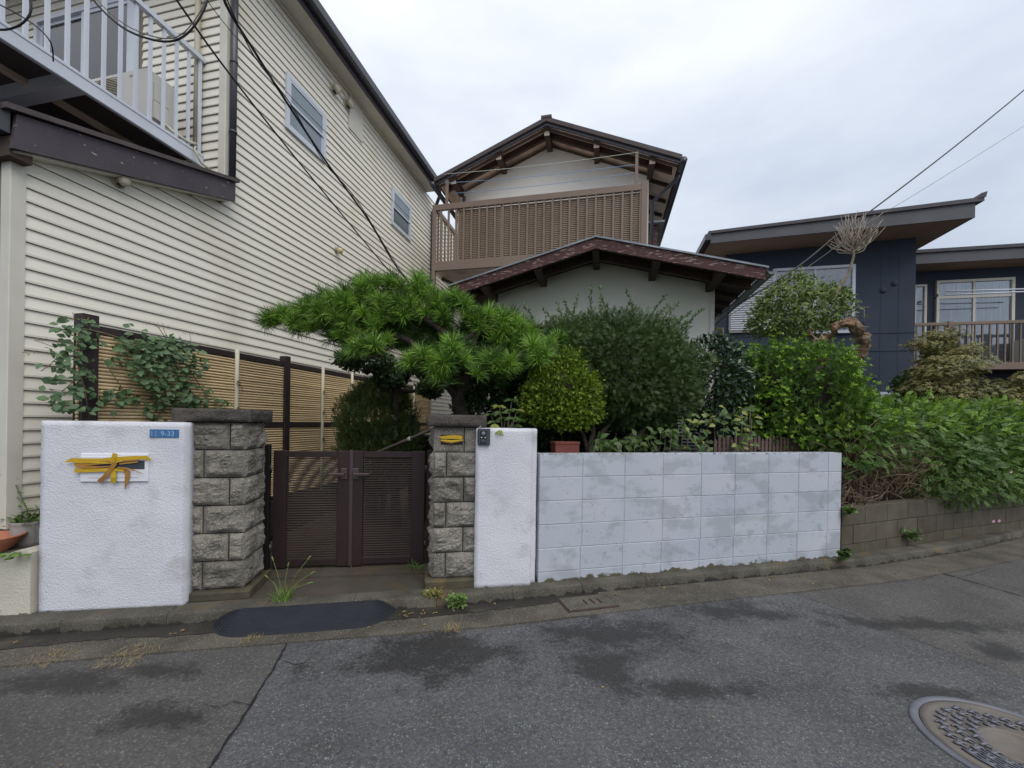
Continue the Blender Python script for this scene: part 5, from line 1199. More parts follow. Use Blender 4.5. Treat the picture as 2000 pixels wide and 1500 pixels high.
# camellia
c = Y(1398, 765, 4.95); cam_ = plant('camellia_shrub', 'glossy dark broadleaf shrub between the dark dome and the lime-tipped shrub', 'shrub', Vector((c.x, c.y, 1.0)))
lf = leafT(.5, .2, .12); E3 = [((c.x, c.y, c.z), (.37, .4, .62)), ((c.x+.0, c.y-.1, c.z+.1), (.29, .33, .36)), ((c.x-.1, c.y, c.z+.42), (.25, .3, .22))]
P, tp_, nr = crown(E3, 3600, .45, .98, .2, 3, -.1, .9, .5); scatter('foliage', lf, P, tp_, nr, S_(len(P), .055, .085), l_cam, cam_)
def leaves_obj(parent, name, T, P, TIP, NRM, S, mat):
    me = bpy.data.meshes.new(name); me.from_pydata([tuple(q) for q in T[0]], [], T[1]); me.materials.append(mat)
    for q in me.polygons: q.use_smooth = True
    inv = W[parent.name].inverted()
    for p, t, n_, s in zip(P, TIP, NRM, S):
        o = bpy.data.objects.new(name, me); C.objects.link(o); o.parent = parent; R3 = rotm(t, n_); M = Matrix([list(R3[i])+[0] for i in range(3)]+[[0, 0, 0, 1]])
        o.matrix_local = inv @ Matrix.Translation(p) @ M @ Matrix.Diagonal((s, s, s, 1))
P, tp_, nr = crown(E3, 260, .98, 1.08, .2, 3, -.1, .9, .4, keep=lambda p: p[1] < c.y+.1); leaves_obj(cam_, 'leaf', lf, P, tp_, nr, S_(len(P), .065, .09), l_cam)
branch(cam_, 'trunk', [Vector((c.x, c.y, 1.0)), Vector((c.x-.05, c.y, 1.4)), Vector((c.x, c.y, c.z))], [.035, .03, .02], m_bark)
for (x, y, hh) in ((1412, 640, 30), (1345, 665, 34), (1430, 668, 18), (1375, 680, 16)):
    p = Y(x, y, 4.8); q = Y(x, y+hh+30, 4.85); b = MB(); b.tube([q, p.lerp(q, .5)+Vector((.01, 0, 0)), p], .005, 5); b.build('shoot', m_greybark, cam_)
    n = 11; PP = np.array([q.lerp(p, .35+.65*k/n) for k in range(n)]); leaves_obj(cam_, 'young_leaf', lf, PP, nrg.normal(size=(n, 3))*[1, 1, .4]+[0, 0, .35], nrg.normal(size=(n, 3))*.4+[0, 0, 1], S_(n, .045, .08), l_camlt)
# lime tipped shrub
c = Y(1560, 772, 5.05); eu = plant('broadleaf_shrub', 'large shrub with lime-green leaf tips behind the right end of the block wall', 'shrub', Vector((c.x, c.y, 1.0)))
E4 = [((c.x-.05, c.y, c.z-.05), (.68, .6, .62)), ((c.x-.48, c.y-.05, c.z+.10), (.48, .45, .44)), ((c.x+.34, c.y, c.z-.22), (.45, .5, .46)), ((c.x-.02, c.y-.1, c.z+.28), (.55, .45, .32)), ((c.x-.55, c.y-.1, c.z-.2), (.38, .4, .45)), ((c.x+.35, c.y-.1, c.z-.45), (.55, .4, .3)), ((c.x-.25, c.y-.15, c.z-.42), (.45, .35, .25))]
ros7 = rosetteT(7, 1, .34, .2)
P, tp_, nr = crown(E4, 9000, .66, 1.02, .38, 2.6, .5, .8, .35, zmin=1.02); scatter('foliage', ros7, P, nr, tp_, S_(len(P), .040, .060), l_euo, eu)
P, tp_, nr = crown(E4, 2300, .98, 1.12, .38, 2.6, .9, .7, .2, gap=(3.1, -.12), zmin=1.15); PT = P
rosup = rosetteT(7, 1, .34, .75)
# rosette axis is its local z: map by passing z as normal
scatter('leaf_tips', rosup, P, np.cross(tp_, nrg.normal(size=tp_.shape)), tp_, S_(len(P), .034, .056), l_euotip, eu)
b = MB(); b.lathe([(0, -.5), (.4, -.4), (.45, .1), (.3, .35), (0, .4)], 12, (c.x, c.y+.1, c.z)); b.build('inner_twigs', m_bark, eu)
# tree crown behind with sawn trunk
c = Y(1556, 612, 6.4); tr_b = Vector((c.x+.05, 5.9, .3)); ct = plant('pruned_tree', 'hard-pruned tree with olive crown and bare sawn trunk before the navy house', 'tree', tr_b)
E5 = [((c.x, c.y, c.z), (.58, .5, .36)), ((c.x-.1, c.y, c.z+.28), (.36, .4, .24)), ((c.x+.35, c.y, c.z+.08), (.4, .4, .28)), ((c.x-.42, c.y, c.z-.12), (.26, .3, .18)), ((c.x-.05, c.y, c.z+.40), (.2, .2, .2)), ((c.x+.48, c.y-.1, c.z+.22), (.16, .2, .2)), ((c.x-.55, c.y-.1, c.z-.22), (.2, .2, .12)), ((c.x-.28, c.y, c.z+.12), (.3, .3, .25))]
P, tp_, nr = crown(E5, 8500, .5, 1.10, .55, 3.2, -.1, .8, .6, gap=(4, -.42)); scatter('foliage', leafT(.42, .1, .2), P, tp_, nr, S_(len(P), .055, .085), l_crown, ct)
branch(ct, 'trunk', [tr_b, Y(1640, 770, 5.5), Y(1660, 722, 5.2), Y(1684, 676, 5.05), Y(1678, 645, 5.0), Y(1655, 628, 5.0), Y(1628, 640, 5.1), Y(1608, 668, 5.3)], [.075, .070, .058, .070, .060, .044, .040, .036], m_barkred, 16, 12, .09, .35)
branch(ct, 'sawn_stub', [Y(1608, 712, 5.1), Y(1596, 680, 5.0), Y(1580, 645, 5.0)], [.06, .055, .025], m_barkred, 10, 7, .06, .35)
branch(ct, 'sawn_stub', [Y(1606, 700, 5.1), Y(1608, 676, 5.0), Y(1603, 650, 5.0)], [.04, .035, .015], m_barkred, 8, 6, .04, .35)
branch(ct, 'sawn_stub', [Y(1640, 775, 6.2), Y(1680, 773, 6.15), Y(1705, 765, 6.1)], [.05, .045, .04], m_barkred, 8, 6, .05, .3)
dt = [Y(1622, 592, 6.1), Y(1640, 560, 6.1), Y(1657, 535, 6.1), Y(1666, 505, 6.1), Y(1668, 488, 6.1)]
branch(ct, 'dead_branch', dt, [.030, .024, .019, .017, .02], m_greybark, 7, 5, .03)
b = MB(); o = dt[-1]
for k in range(58):
    a = rnd.uniform(0, 2*math.pi); e = rnd.uniform(-.35, 1.35); L = rnd.uniform(.20, .36)*(1 if e < 1 else 1.25)
    d = Vector((math.cos(a)*math.cos(e), math.sin(a)*math.cos(e), math.sin(e)*.9)); s0 = o+Vector((0, 0, rnd.uniform(-.06, .12)))
    pts = [s0+d*L*t*Vector((1, 1, 1)).length/1.732+Vector((0, 0, .20*t*t))+Vector((noise.noise(Vector((k, t*3, 0))), noise.noise(Vector((k, t*3, 5))), 0))*.12*t for t in (0, .25, .5, .75, 1)]
    b.tube(pts, [.009, .007, .006, .005, .003], 4)
    if rnd.random() < .7: q = pts[3]; b.tube([pts[2], pts[2]+(q-pts[2])*1.1+Vector((rnd.uniform(-.06, .06), 0, rnd.uniform(0, .09)))], [.004, .002], 4)
b.build('dead_twigs', m_cane2, ct, kind='stuff')
# hedge
hd = plant('hedge', 'loose arching hedge spilling over the low grey-brown block wall', 'hedge', Vector((5.2, 5.4, .5)))
E6 = []
for k in range(13):
    t = k/12; x = 3.75+t*5.2; y = 4.85+t*2.15; n_ = noise.noise(Vector((k*1.7, 3, 0)))*.10
    E6.append(((x, y, 1.33+n_+.02*k/3), (.50, .46, .42)))
    if k == 0: E6.append(((x-.1, y-.12, 1.18), (.30, .36, .36)))
    if k >= 3: E6.append(((x+.15, y-.18, 1.0+n_*.5), (.46, .42, .42)))
    if k >= 4: E6.append(((x+.05, y-.36, .84), (.40, .34, .32)))
    if k >= 6: E6.append(((x-.05, y-.44, .70), (.34, .26, .24)))
def notgap(p):
    x = 1000+p[0]/p[1]*815; yv = 824+(1.435-p[2])/p[1]*815+ (x-1000)*.0155
    if 1662 < x < 1770 and 915+noise.noise(Vector((x*.03, 0, 0)))*25 < yv: return rnd.random() < .10
    return True
spray = sprigT(8, 1, .50, .36, leafT(.52, .1, .15))
P, tp_, nr = crown(E6, 21000, .55, 1.05, .26, 3.2, .05, .9, .5, keep=notgap); tp_[:, 2] -= .35; tp_[:, 0] += nrg.normal(size=len(tp_))*.3; scatter('foliage', spray, P, tp_, nr, S_(len(P), .060, .100), l_hedge, hd)
P, tp_, nr = crown(E6, 6500, .95, 1.12, .26, 3.2, .1, .8, .4, keep=lambda p: p[2] > 1.38+noise.noise(Vector((p[0]*2, p[1], 0)))*.15 and notgap(p)); scatter('bright_foliage', spray, P, tp_, nr, S_(len(P), .060, .095), l_hedgetop, hd)
b = MB()
for k in range(330):
    x = rnd.uniform(3.5, 5.1); y = 4.52+(x-3.5)*.42+rnd.uniform(-.08, .12); p = Vector((x, y, rnd.uniform(.55, 1.15))); d = Vector((rnd.uniform(-.6, .6), rnd.uniform(-.35, .1), rnd.uniform(-.1, 1))); L = rnd.uniform(.25, .75)
    pts = [p+d*L*t+Vector((0, -.06*math.sin(t*3), -.35*L*t*t*abs(d.x)*2)) for t in (0, .2, .4, .6, .8, 1)]
    b.tube(pts, [rnd.uniform(.0035, .007)]*3+[.003, .0025, .002], 4)
b.build('bare_twigs', m_drytwig, hd, kind='stuff')
for k in range(9):
    t = k/8; branch(hd, 'stem', [Vector((3.7+5*t, 5.0+2*t, .5)), Vector((3.72+5*t, 4.95+2*t, .9)), Vector((3.8+5*t, 4.9+2*t, 1.3))], [.022, .018, .01], m_drytwig, 6)
pf = thing('picket_fence', 'brown slatted fence half hidden behind the bare hedge twigs', 'fence', frame(3.5, 4.75, .54, math.atan2(.42, 1)))
for k in range(16):
    M = W[pf.name]; b = MB(M); b.box(k*.11, k*.11+.075, 0, .012, 0, .66); b.build('picket', m_picket, pf)
b = MB(W[pf.name]); b.box(0, 1.74, .012, .03, .1, .15); b.build('rail', m_picket, pf); b = MB(W[pf.name]); b.box(0, 1.74, .012, .03, .5, .55); b.build('rail', m_picket, pf)
def flower(px, py, yy, i, label):
    p = Y(px, py, yy); t = thing('pink_flower', label, 'flower', Matrix.Translation(p), 'pink flowers in the hedge')
    for k in range(5):
        a = 2*math.pi*k/5; v, f = place(leafT(.8, .1, .1), (math.cos(a), -.3, math.sin(a)), (0, -1, .2), .022); bb = MB(); bb.add([tuple(np.array(p)+q) for q in v], f); bb.build('petal', m_flower, t)
flower(1940, 1018, 5.3, 0, 'pink flower low in the hedge, the left one of the pair by the wall'); flower(1951, 1017, 5.3, 1, 'pink flower low in the hedge, the right one of the pair by the wall')
flower(1974, 921, 5.0, 2, 'pale pink flower in the middle of the hedge at the right edge')
# mini picket edging on the block wall bed
mp_ = thing('picket_edging', 'low mauve-brown toy picket edging behind the block wall', 'edging', frame(gnd(1395, 884, 1.19).x, 0, 0, 0))
pe0, pe1 = Y(1395, 880, 4.30), Y(1600, 880, 4.86); d = pe1-pe0; Mp = frame(pe0.x, pe0.y, 1.06, math.atan2(d.y, d.x)); mp_.matrix_world = Mp; W[mp_.name] = Mp; L = math.hypot(d.x, d.y)
k = 0; x = 0
while x < L:
    h = .235+.035*math.sin(k*math.pi/4)*(1 if (k//4) % 2 == 0 else -1)*.6+.02*(k % 2); b = MB(Mp); b.prism([(x, 0), (x, h-.022), (x+.018, h), (x+.036, h-.022), (x+.036, 0)], 0, .008, 'y'); b.build('picket', m_picket, mp_); x += .056; k += 1
for z in (.12, .185): b = MB(Mp); b.box(0, L, .008, .016, z, z+.016); b.build('rail', m_picket, mp_)
pb0 = Y(1086, 884, 3.68); pla = thing('planter_box', 'small terracotta planter box on the bed behind the block wall', 'planter', frame(pb0.x, pb0.y, 1.02, rzB))
Mq = W[pla.name]; b = MB(Mq); b.prism([(0, 0), (-.006, .24), (.222, .24), (.216, 0)], 0, .13, 'y'); b.build('box', m_brickpl, pla); b = MB(Mq); b.cbox(-.010, .226, -.006, .136, .225, .245, .003); b.build('rim', m_brickpl, pla)
# maples, dark evergreen
def layered(name, label, cx, cy, yy, wpx, hpx, n, base_z=.3):
    c = Y(cx, cy, yy); s_ = yy/815; t = plant(name, label, 'tree', Vector((c.x+.1, c.y, base_z)))
    w_, h_ = wpx*s_/2, hpx*s_/2; E = []
    for k in range(11):
        zz = -h_*.9+2*h_*.9*k/10; wl_ = w_*(1-.6*abs(k/10-.25)); xx = rnd.uniform(-.45, .45)*wl_
        E.append(((c.x+xx, c.y+rnd.uniform(-.3, .3), c.z+zz), (wl_*.55, wl_*.5, .15)))
    P, tp_, nr = crown(E, n, .3, 1.05, .35, 4, 0, .8, .5, gap=(5, -.25)); nr[:, 2] += .7; scatter('foliage', rosetteT(5, 1, .3, -.1, quadT(.42)), P, np.cross(nr, nrg.normal(size=nr.shape)), nr, S_(len(P), .036, .058), l_maple, t)
    b0 = Vector((c.x+.1, c.y, base_z)); md = Vector((c.x+.08, c.y, c.z-h_*.5)); branch(t, 'trunk', [b0, md, Vector((c.x+.05, c.y, c.z+h_*.3))], [.03, .024, .012], m_greybark, 6)
    for k in range(9):
        e = E[rnd.randrange(11)][0]; branch(t, 'branch', [md+Vector((0, 0, rnd.uniform(-.1, .3))), md.lerp(Vector(e), .5)+Vector((0, 0, -.05)), Vector(e)], [.012, .008, .004], m_greybark, 5, 4, .06)
    return t
layered('maple_tree', 'bronze-leaved maple with spreading layers below the far balcony', 1858, 728, 7.3, 250, 170, 6500)
layered('maple_tree', 'small bronze-green maple cut by the right edge of the view', 1975, 775, 6.9, 140, 75, 3500)
c = Y(1825, 720, 8.0); de = plant('evergreen_shrub', 'dark pointed evergreen behind the bronze maple', 'shrub', Vector((c.x, c.y, .3)))
E7 = [((c.x, c.y, c.z-.25), (.5, .4, .35)), ((c.x+.12, c.y, c.z+.2), (.26, .25, .42)), ((c.x-.3, c.y, c.z-.35), (.42, .35, .25)), ((c.x+.05, c.y, c.z-.9), (.8, .5, .5))]
P, tp_, nr = crown(E7, 3600, .6, 1.04, .25, 3, .4, .9, .4); scatter('foliage', ros5, P, tp_, nr, S_(len(P), .05, .075), l_dkever, de)
branch(de, 'trunk', [Vector((c.x, c.y, .3)), Vector((c.x, c.y, 1.2)), Vector((c.x+.1, c.y, c.z))], [.05, .04, .02], m_bark)
# shrubs filling the depth behind hedge
c = Y(1745, 815, 6.6); ug = plant('garden_shrub', 'dull green shrub below the lower window of the navy house', 'shrub', Vector((c.x, c.y, .3)))
E8 = [((c.x, c.y, c.z-.45), (.7, .5, .55)), ((c.x+1.3, c.y+.2, c.z-.5), (.9, .5, .55)), ((c.x+2.6, c.y+.4, c.z-.5), (.9, .5, .55))]
P, tp_, nr = crown(E8, 3800, .7, 1.05, .25, 3, .4, .9, .4); scatter('foliage', ros5, P, tp_, nr, S_(len(P), .06, .09), l_euo, ug)
# bush behind the gate
c = Y(735, 822, 5.45); bb_ = plant('fine_leaf_bush', 'upright small-leaved bush behind the gate before the bamboo fence', 'shrub', Vector((c.x, c.y, .1)))
E9 = [((c.x, c.y, c.z), (.47, .42, .42)), ((c.x+.05, c.y, c.z+.25), (.34, .3, .28)), ((c.x, c.y, c.z-.4), (.45, .4, .4)), ((c.x+.25, c.y-.1, c.z-.3), (.35, .3, .35))]
P, tp_, nr = crown(E9, 15000, .55, 1.07, .22, 4, .9, .6, .4, gap=(6, -.45)); scatter('foliage', sprigT(6, 1, .6, .26), P, tp_, nr, S_(len(P), .06, .10), l_bush, bb_)
b = MB()
for k in range(34):
    x = c.x+rnd.uniform(-.4, .5); y = c.y+rnd.uniform(-.25, .25); b.tube([(c.x+(x-c.x)*.3, y, .2), (x*.6+c.x*.4, y, 1.2), (x, y, c.z+.42-abs(x-c.x)*.6+rnd.uniform(-.05, .12))], [.008, .005, .002], 4)
b.build('stems', m_greybark, bb_, kind='stuff')
# dark clipped small tree behind the gate
c = Y(765, 725, 5.2); ft = plant('dark_clipped_tree', 'slim trunked dark-leaved tree rising behind the gate bush', 'tree', Vector((Y(775, 900, 5.2).x, 5.2, .1)))
a = Y(712, 705, 5.2); E10 = [((a.x, 5.2, a.z), (.36, .3, .13)), ((c.x, 5.2, c.z-.08), (.20, .2, .16)), ((c.x+.55, 5.3, c.z+.05), (.40, .3, .12)), ((Y(840, 760, 5.1).x, 5.1, Y(840, 760, 5.1).z), (.16, .2, .10))]
P, tp_, nr = crown(E10, 2600, .5, 1.05, .25, 4, .2, .8, .5); scatter('foliage', ros5, P, tp_, nr, S_(len(P), .035, .055), l_dkever, ft)
branch(ft, 'trunk', [Vector((Y(775, 900, 5.2).x, 5.2, .1)), Y(768, 870, 5.2), Y(774, 800, 5.2), Y(772, 755, 5.2), Y(760, 715, 5.2)], [.06, .05, .048, .045, .03], m_bark, 8, 6, .04)
branch(ft, 'branch', [Y(772, 765, 5.2), Y(740, 735, 5.2), Y(705, 712, 5.2)], [.03, .02, .01], m_bark, 6)
branch(ft, 'branch', [Y(776, 762, 5.2), Y(805, 765, 5.2), Y(845, 755, 5.2)], [.03, .025, .015], m_bark, 6)
# dark mass under the pine, behind the right pillar
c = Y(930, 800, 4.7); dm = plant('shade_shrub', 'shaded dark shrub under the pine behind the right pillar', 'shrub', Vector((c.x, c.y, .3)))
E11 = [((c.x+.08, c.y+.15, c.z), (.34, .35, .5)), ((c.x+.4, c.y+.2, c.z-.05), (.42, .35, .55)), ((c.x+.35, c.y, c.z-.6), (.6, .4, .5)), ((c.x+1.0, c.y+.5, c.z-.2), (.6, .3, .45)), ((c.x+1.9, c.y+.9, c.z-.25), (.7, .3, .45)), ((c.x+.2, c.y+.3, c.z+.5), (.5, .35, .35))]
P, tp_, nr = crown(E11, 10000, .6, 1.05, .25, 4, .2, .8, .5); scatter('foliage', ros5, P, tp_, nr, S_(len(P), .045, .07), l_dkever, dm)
# schefflera like plant at the wall
c = Y(985, 822, 3.78); fa = plant('whorl_leaf_plant', 'whorled-leaf plant leaning over the narrow white wall', 'plant', Vector((c.x, c.y, .9)))
wh = leafT(.36, .1, .18); spots = [(975, 792, 3.8), (1000, 780, 3.85), (985, 815, 3.78), (1010, 800, 3.85), (965, 822, 3.72), (966, 828, 3.55), (974, 838, 3.42), (990, 840, 3.75), (1005, 830, 3.8), (958, 808, 3.8), (1015, 820, 3.9), (996, 800, 3.8), (978, 805, 3.75), (1002, 815, 3.72), (1020, 840, 3.8)]
for i, (x, y, yy) in enumerate(spots):
    p = Y(x, y, yy); n = 8; A = np.array([2*math.pi*k/n for k in range(n)]); dr = -.9 if i in (5, 6) else -.15
    TP = np.stack([np.cos(A), np.sin(A)*.8-.25, np.full(n, dr)+nrg.uniform(-.2, .2, n)], 1); leaves_obj(fa, 'leaf', wh, np.array([p]*n), TP, np.array([[0, -1.0, .55]]*n)+nrg.normal(size=(n, 3))*.25, S_(n, .055, .085), l_camlt if i in (5, 6, 0, 3) else l_low)
    q = Vector((c.x, c.y, .95)); b = MB(); b.tube([q, q.lerp(p, .5)+Vector((0, .05, .1)), p], .004, 4); b.build('stem', m_greybark, fa)
# broad leaved ground plants behind the block wall
gp = plant('ground_plant', 'broad-leaved plants crowding the bed behind the block wall', 'plant', Vector((1.6, 4.2, 1.02)))
n = 300; PX = nrg.uniform(1160, 1480, n)**1.0; PY_ = 878-nrg.uniform(0, 1, n)**.9*(22+62*np.clip((PX-1230)/160, 0, 1)); PYd = 3.444/(1-.2584*(PX-1000)/815)+.20+nrg.uniform(0, .30, n)
P = np.array([tuple(Y(a, b_, c_)) for a, b_, c_ in zip(PX, PY_, PYd)]); P[:, 2] = np.maximum(P[:, 2], 1.03)
TP = nrg.normal(size=(n, 3))*[1, .4, .6]+[0, -.4, -.25]; NR = nrg.normal(size=(n, 3))*.35+[0, -.9, .75]
leaves_obj(gp, 'leaf', leafT(.55, .15, .15), P[:230], TP[:230], NR[:230], S_(230, .06, .10), l_low); k_ = PX[230:] > 1330
leaves_obj(gp, 'yellowing_leaf', leafT(.6, .15, .15), P[230:][k_], TP[230:][k_], NR[230:][k_], S_(int(k_.sum()), .06, .095), l_camlt)
b = MB()
for k in range(60): q = P[rnd.randrange(230)]; b.tube([(q[0], q[1]+.05, 1.02), (q[0], q[1]+.02, (q[2]+1.02)/2), tuple(q)], .003, 4)
b.build('stems', m_greybark, gp, kind='stuff')
# vine on the bamboo fence
vn = thing('climbing_vine', 'leafy vine climbing the near end of the bamboo fence', 'vine', HF @ Matrix.Translation((TF, SF0, .1)))
pts = []
def vsp(cx, cy, rx, ry, n, o=0):
    for _ in range(n):
        a = rnd.uniform(0, 6.28); r = math.sqrt(rnd.random()); pts.append((cx+rx*r*math.cos(a), cy+ry*r*math.sin(a), o+rnd.uniform(.02, .10)))
vsp(325, 715, 75, 60, 230, .05); vsp(320, 700, 60, 45, 120, .08); vsp(300, 690, 45, 30, 60, .05); vsp(350, 770, 60, 30, 60, .03); vsp(320, 790, 40, 30, 40); vsp(400, 790, 45, 18, 34); vsp(225, 670, 60, 14, 34); vsp(150, 640, 40, 20, 36, .04); vsp(130, 690, 30, 35, 40, .05); vsp(120, 770, 32, 36, 36, .05); vsp(160, 720, 20, 60, 30, .06)
vsp(230, 780, 45, 22, 36); vsp(190, 770, 30, 20, 16); vsp(250, 700, 40, 20, 20); vsp(260, 645, 24, 8, 8); vsp(440, 785, 16, 10, 6, .05); vsp(100, 730, 22, 40, 12, .05); vsp(160, 800, 20, 14, 10, .06)
P = []
for x, y, o in pts:
    s, z = at_t(x, y, TF+o); P.append(tuple(H(TF+o, s, z)))
P = np.array(P); n = len(P); od = np.array(H(1, 0, 0)); near = nrg.normal(size=(n, 3))*[.8, .8, .5]+[0, 0, -.25]+od*.25; NR = nrg.normal(size=(n, 3))*.35+od*.7+np.array([0, -.5, .6]); S = S_(n, .042, .070)
vl = leafT(.72, .12, .15); order = list(range(n)); rnd.shuffle(order); A_i, B_i = np.array(order[:280]), np.array(order[280:])
leaves_obj(vn, 'leaf', vl, P[A_i], near[A_i], NR[A_i], S[A_i], l_vine); scatter('small_leaves', vl, P[B_i], near[B_i], NR[B_i], S[B_i], l_vine, vn)
b = MB()
def vst(path, r=.004):
    q = []
    for x, y in path: s, z = at_t(x, y, TF+.045); q.append(H(TF+.045, s, z))
    b.tube(q, r, 5)
vst([(175, 820), (165, 760), (150, 700), (155, 640), (200, 650), (260, 668), (330, 680), (370, 720)], .006); vst([(330, 680), (310, 730), (330, 790), (300, 820)], .006); vst([(370, 720), (400, 770), (440, 785)]); vst([(155, 700), (120, 690), (95, 715), (80, 725)], .003); vst([(150, 740), (115, 770), (100, 800)], .003)
vst([(200, 700), (240, 760), (280, 780), (330, 775)]); vst([(155, 640), (145, 625), (142, 610)], .002); vst([(330, 670), (310, 640), (296, 632)], .003); vst([(350, 680), (325, 655), (318, 640)], .002); vst([(375, 690), (372, 660), (370, 650)], .002); vst([(110, 680), (90, 672), (70, 665)], .002)
b.build('vine_stems', m_drytwig, vn, kind='stuff')
FP = []
for cx, cy, rx in ((155, 622, 20), (300, 632, 22), (320, 640, 14), (370, 651, 14), (398, 672, 12), (78, 664, 12), (60, 690, 14), (250, 742, 12), (180, 740, 12)):
    for k in range(26):
        x, y = cx+rnd.uniform(-rx, rx), cy+rnd.uniform(-4, 3); s, z = at_t(x, y, TF+.06); FP.append(tuple(H(TF+.06, s, z)))
FP = np.array(FP); m = len(FP); scatter('flower_sprays', quadT(.7), FP, nrg.normal(size=(m, 3)), nrg.normal(size=(m, 3)), S_(m, .006, .012), l_vinelt, vn)

# --- pots, weeds, litter -------------------------------------------------
pc = gnd(58, 1062, .47); pot = thing('plant_pot', 'ribbed grey-white pot with a spiky weed beside the siding house', 'plant pot', Matrix.Translation((pc.x, pc.y, .47)))
pr_ = []; N = 64; b = MB(W[pot.name])
for r_, z in ((.080, 0), (.088, .02), (.098, .155), (.104, .158), (.106, .175), (.100, .177), (.096, .160)):
    for k in range(N):
        a = 2*math.pi*k/N; rr = r_*(1+(.022 if (k//2) % 2 and .01 < z < .157 else 0)); pr_.append((rr*math.cos(a), rr*math.sin(a), z))
b.add(pr_, [(i*N+k, i*N+(k+1) % N, (i+1)*N+(k+1) % N, (i+1)*N+k) for i in range(6) for k in range(N)]+[tuple(range(N-1, -1, -1))]); b.build('pot', m_potgrey, pot)
b = MB(W[pot.name]); b.lathe([(.097, .150), (.05, .158), (0, .16)], 20); b.build('soil', m_soil, pot)
wp = thing('potted_weed', 'tall thin weed growing out of the ribbed pot', 'plant', Matrix.Translation((pc.x, pc.y, .63)))
p0, p1 = Vector((pc.x+.0, pc.y, .62)), Y(17, 920, pc.y-.02)
stp_ = [p0, p0.lerp(p1, .3)+Vector((.02, 0, 0)), p0.lerp(p1, .6)+Vector((.015, 0, 0)), p1]; b = MB(); b.tube(stp_, [.005, .004, .003, .002], 5); b.build('stem', l_weed, wp)
n = 26; PP = np.array([p0.lerp(p1, rnd.uniform(.2, 1)) for _ in range(n)]); scatter('leaves', leafT(.16, .1, .2), PP, nrg.normal(size=(n, 3))*[1, .6, .4]+[0, 0, .3], nrg.normal(size=(n, 3))*.4+[0, 0, 1], S_(n, .04, .08), l_weed, wp)
n = 130; PP = np.array([pc.x, pc.y, .64])+nrg.uniform(-1, 1, (n, 3))*[.10, .08, .03]; scatter('low_leaves', leafT(.24, .1, .3), PP, nrg.normal(size=(n, 3))*[1, 1, .4]+[0, 0, .6], nrg.normal(size=(n, 3))*.4+[0, 0, 1], S_(n, .03, .09), l_weed, wp)
bc = Vector((gnd(-8, 1078, .47).x-.03, 2.93, .47)); bowl = thing('terracotta_bowl', 'wide terracotta bowl at the left edge beside the grey pot', 'plant pot', Matrix.Translation(bc)); b = MB(W[bowl.name])
b.lathe([(0, 0), (.07, 0), (.10, .03), (.135, .075), (.140, .078), (.142, .095), (.155, .10), (.155, .112), (.140, .112), (.13, .09), (.08, .03), (0, .02)], 40); b.build('bowl', m_terra, bowl)
sc_ = thing('succulent_weed', 'round green leaves at the foot of the terracotta bowl', 'plant', Matrix.Translation(gnd(20, 1085, .50)))
n = 16; g0 = gnd(20, 1085, .50); PP = np.array(g0)+nrg.uniform(-1, 1, (n, 3))*[.09, .04, .01]; scatter('leaves', leafT(.8, .1, .1), PP, nrg.normal(size=(n, 3))*[1, 1, .1], nrg.normal(size=(n, 3))*.2+[0, -.4, 1], S_(n, .035, .06), l_weed, sc_)
def grass(px, py, z, n, L, spread, mat, label, lean=.5, name='grass_tuft', wdt=.0035, heads=0, yy=None):
    o = gnd(px, py, z) if yy is None else Y(px, py, yy); t = thing(name, label, 'weed', Matrix.Translation(o)); v = []; f = []
    for i in range(n):
        a = rnd.uniform(0, 6.28); l = L*rnd.uniform(.45, 1); e = rnd.uniform(.1, lean); d = Vector((math.cos(a)*e, math.sin(a)*e*.7, 1)).normalized(); b0 = o+Vector((rnd.uniform(-1, 1), rnd.uniform(-1, 1), 0))*spread; sd_ = d.cross(Vector((0, 1, 0))).normalized()*wdt
        k = len(v)
        for j, s in enumerate((0, .35, .7, 1)):
            p = b0+d*l*s+Vector((d.x, d.y, -e*.9))*l*.55*s*s; w_ = sd_*(1-.9*s); v += [p-w_, p+w_]
        f += [(k, k+1, k+3, k+2), (k+2, k+3, k+5, k+4), (k+4, k+5, k+7, k+6)]
    b = MB(); b.add(v, f); b.build('blades', mat, t, kind='stuff')
    return t, o
t, o = grass(553, 1172, .085, 60, .17, .05, l_grass, 'foxtail grass clump growing before the gate', .9)
for (x, y) in ((534, 1096), (562, 1108), (600, 1094), (605, 1122), (600, 1140), (523, 1128)):
    p = Y(x, y, o.y+rnd.uniform(-.03, .08)); b = MB(); m_ = o.lerp(p, .55)+Vector((0, 0, .03)); b.tube([o, m_, p], [.0025, .002, .0015], 4); b.build('stalk', l_grass, t)
    d = (p-m_).normalized(); b = MB(); b.tube([p-d*.005, p+d*.012+Vector((0, 0, 0)), p+d*.03, p+d*.045+Vector((.004, 0, -.004))], [.002, .006, .005, .001], 6); b.build('seed_head', l_grass, t)
grass(812, 1112, .09, 46, .15, .035, l_weed, 'drooping narrow-leaved weed at the right end of the gate', 1.5, 'weed', .003)
grass(884, 1229, .012, 70, .07, .05, l_dry, 'pale dry grass tuft at the gutter edge before the right pillar', 1.2, 'dry_grass', .0012)
grass(250, 1283, .012, 240, .05, .12, l_dry, 'brown dry grass mat at the gutter edge before the wide white wall', 1.6, 'dry_grass', .0012)
grass(90, 1287, .012, 160, .04, .10, l_dry, 'faint dry moss and grass at the far left gutter edge', 1.6, 'dry_grass', .0012)
grass(490, 1250, .012, 60, .05, .05, l_dry, 'wisps of dry grass at the left end of the rubber ramp', 1.4, 'dry_grass', .0012)
grass(1530, 1188, .012, 20, .04, .06, l_dry, 'few dry straws on the road beside the drain cover', 1.6, 'dry_grass', .0012)
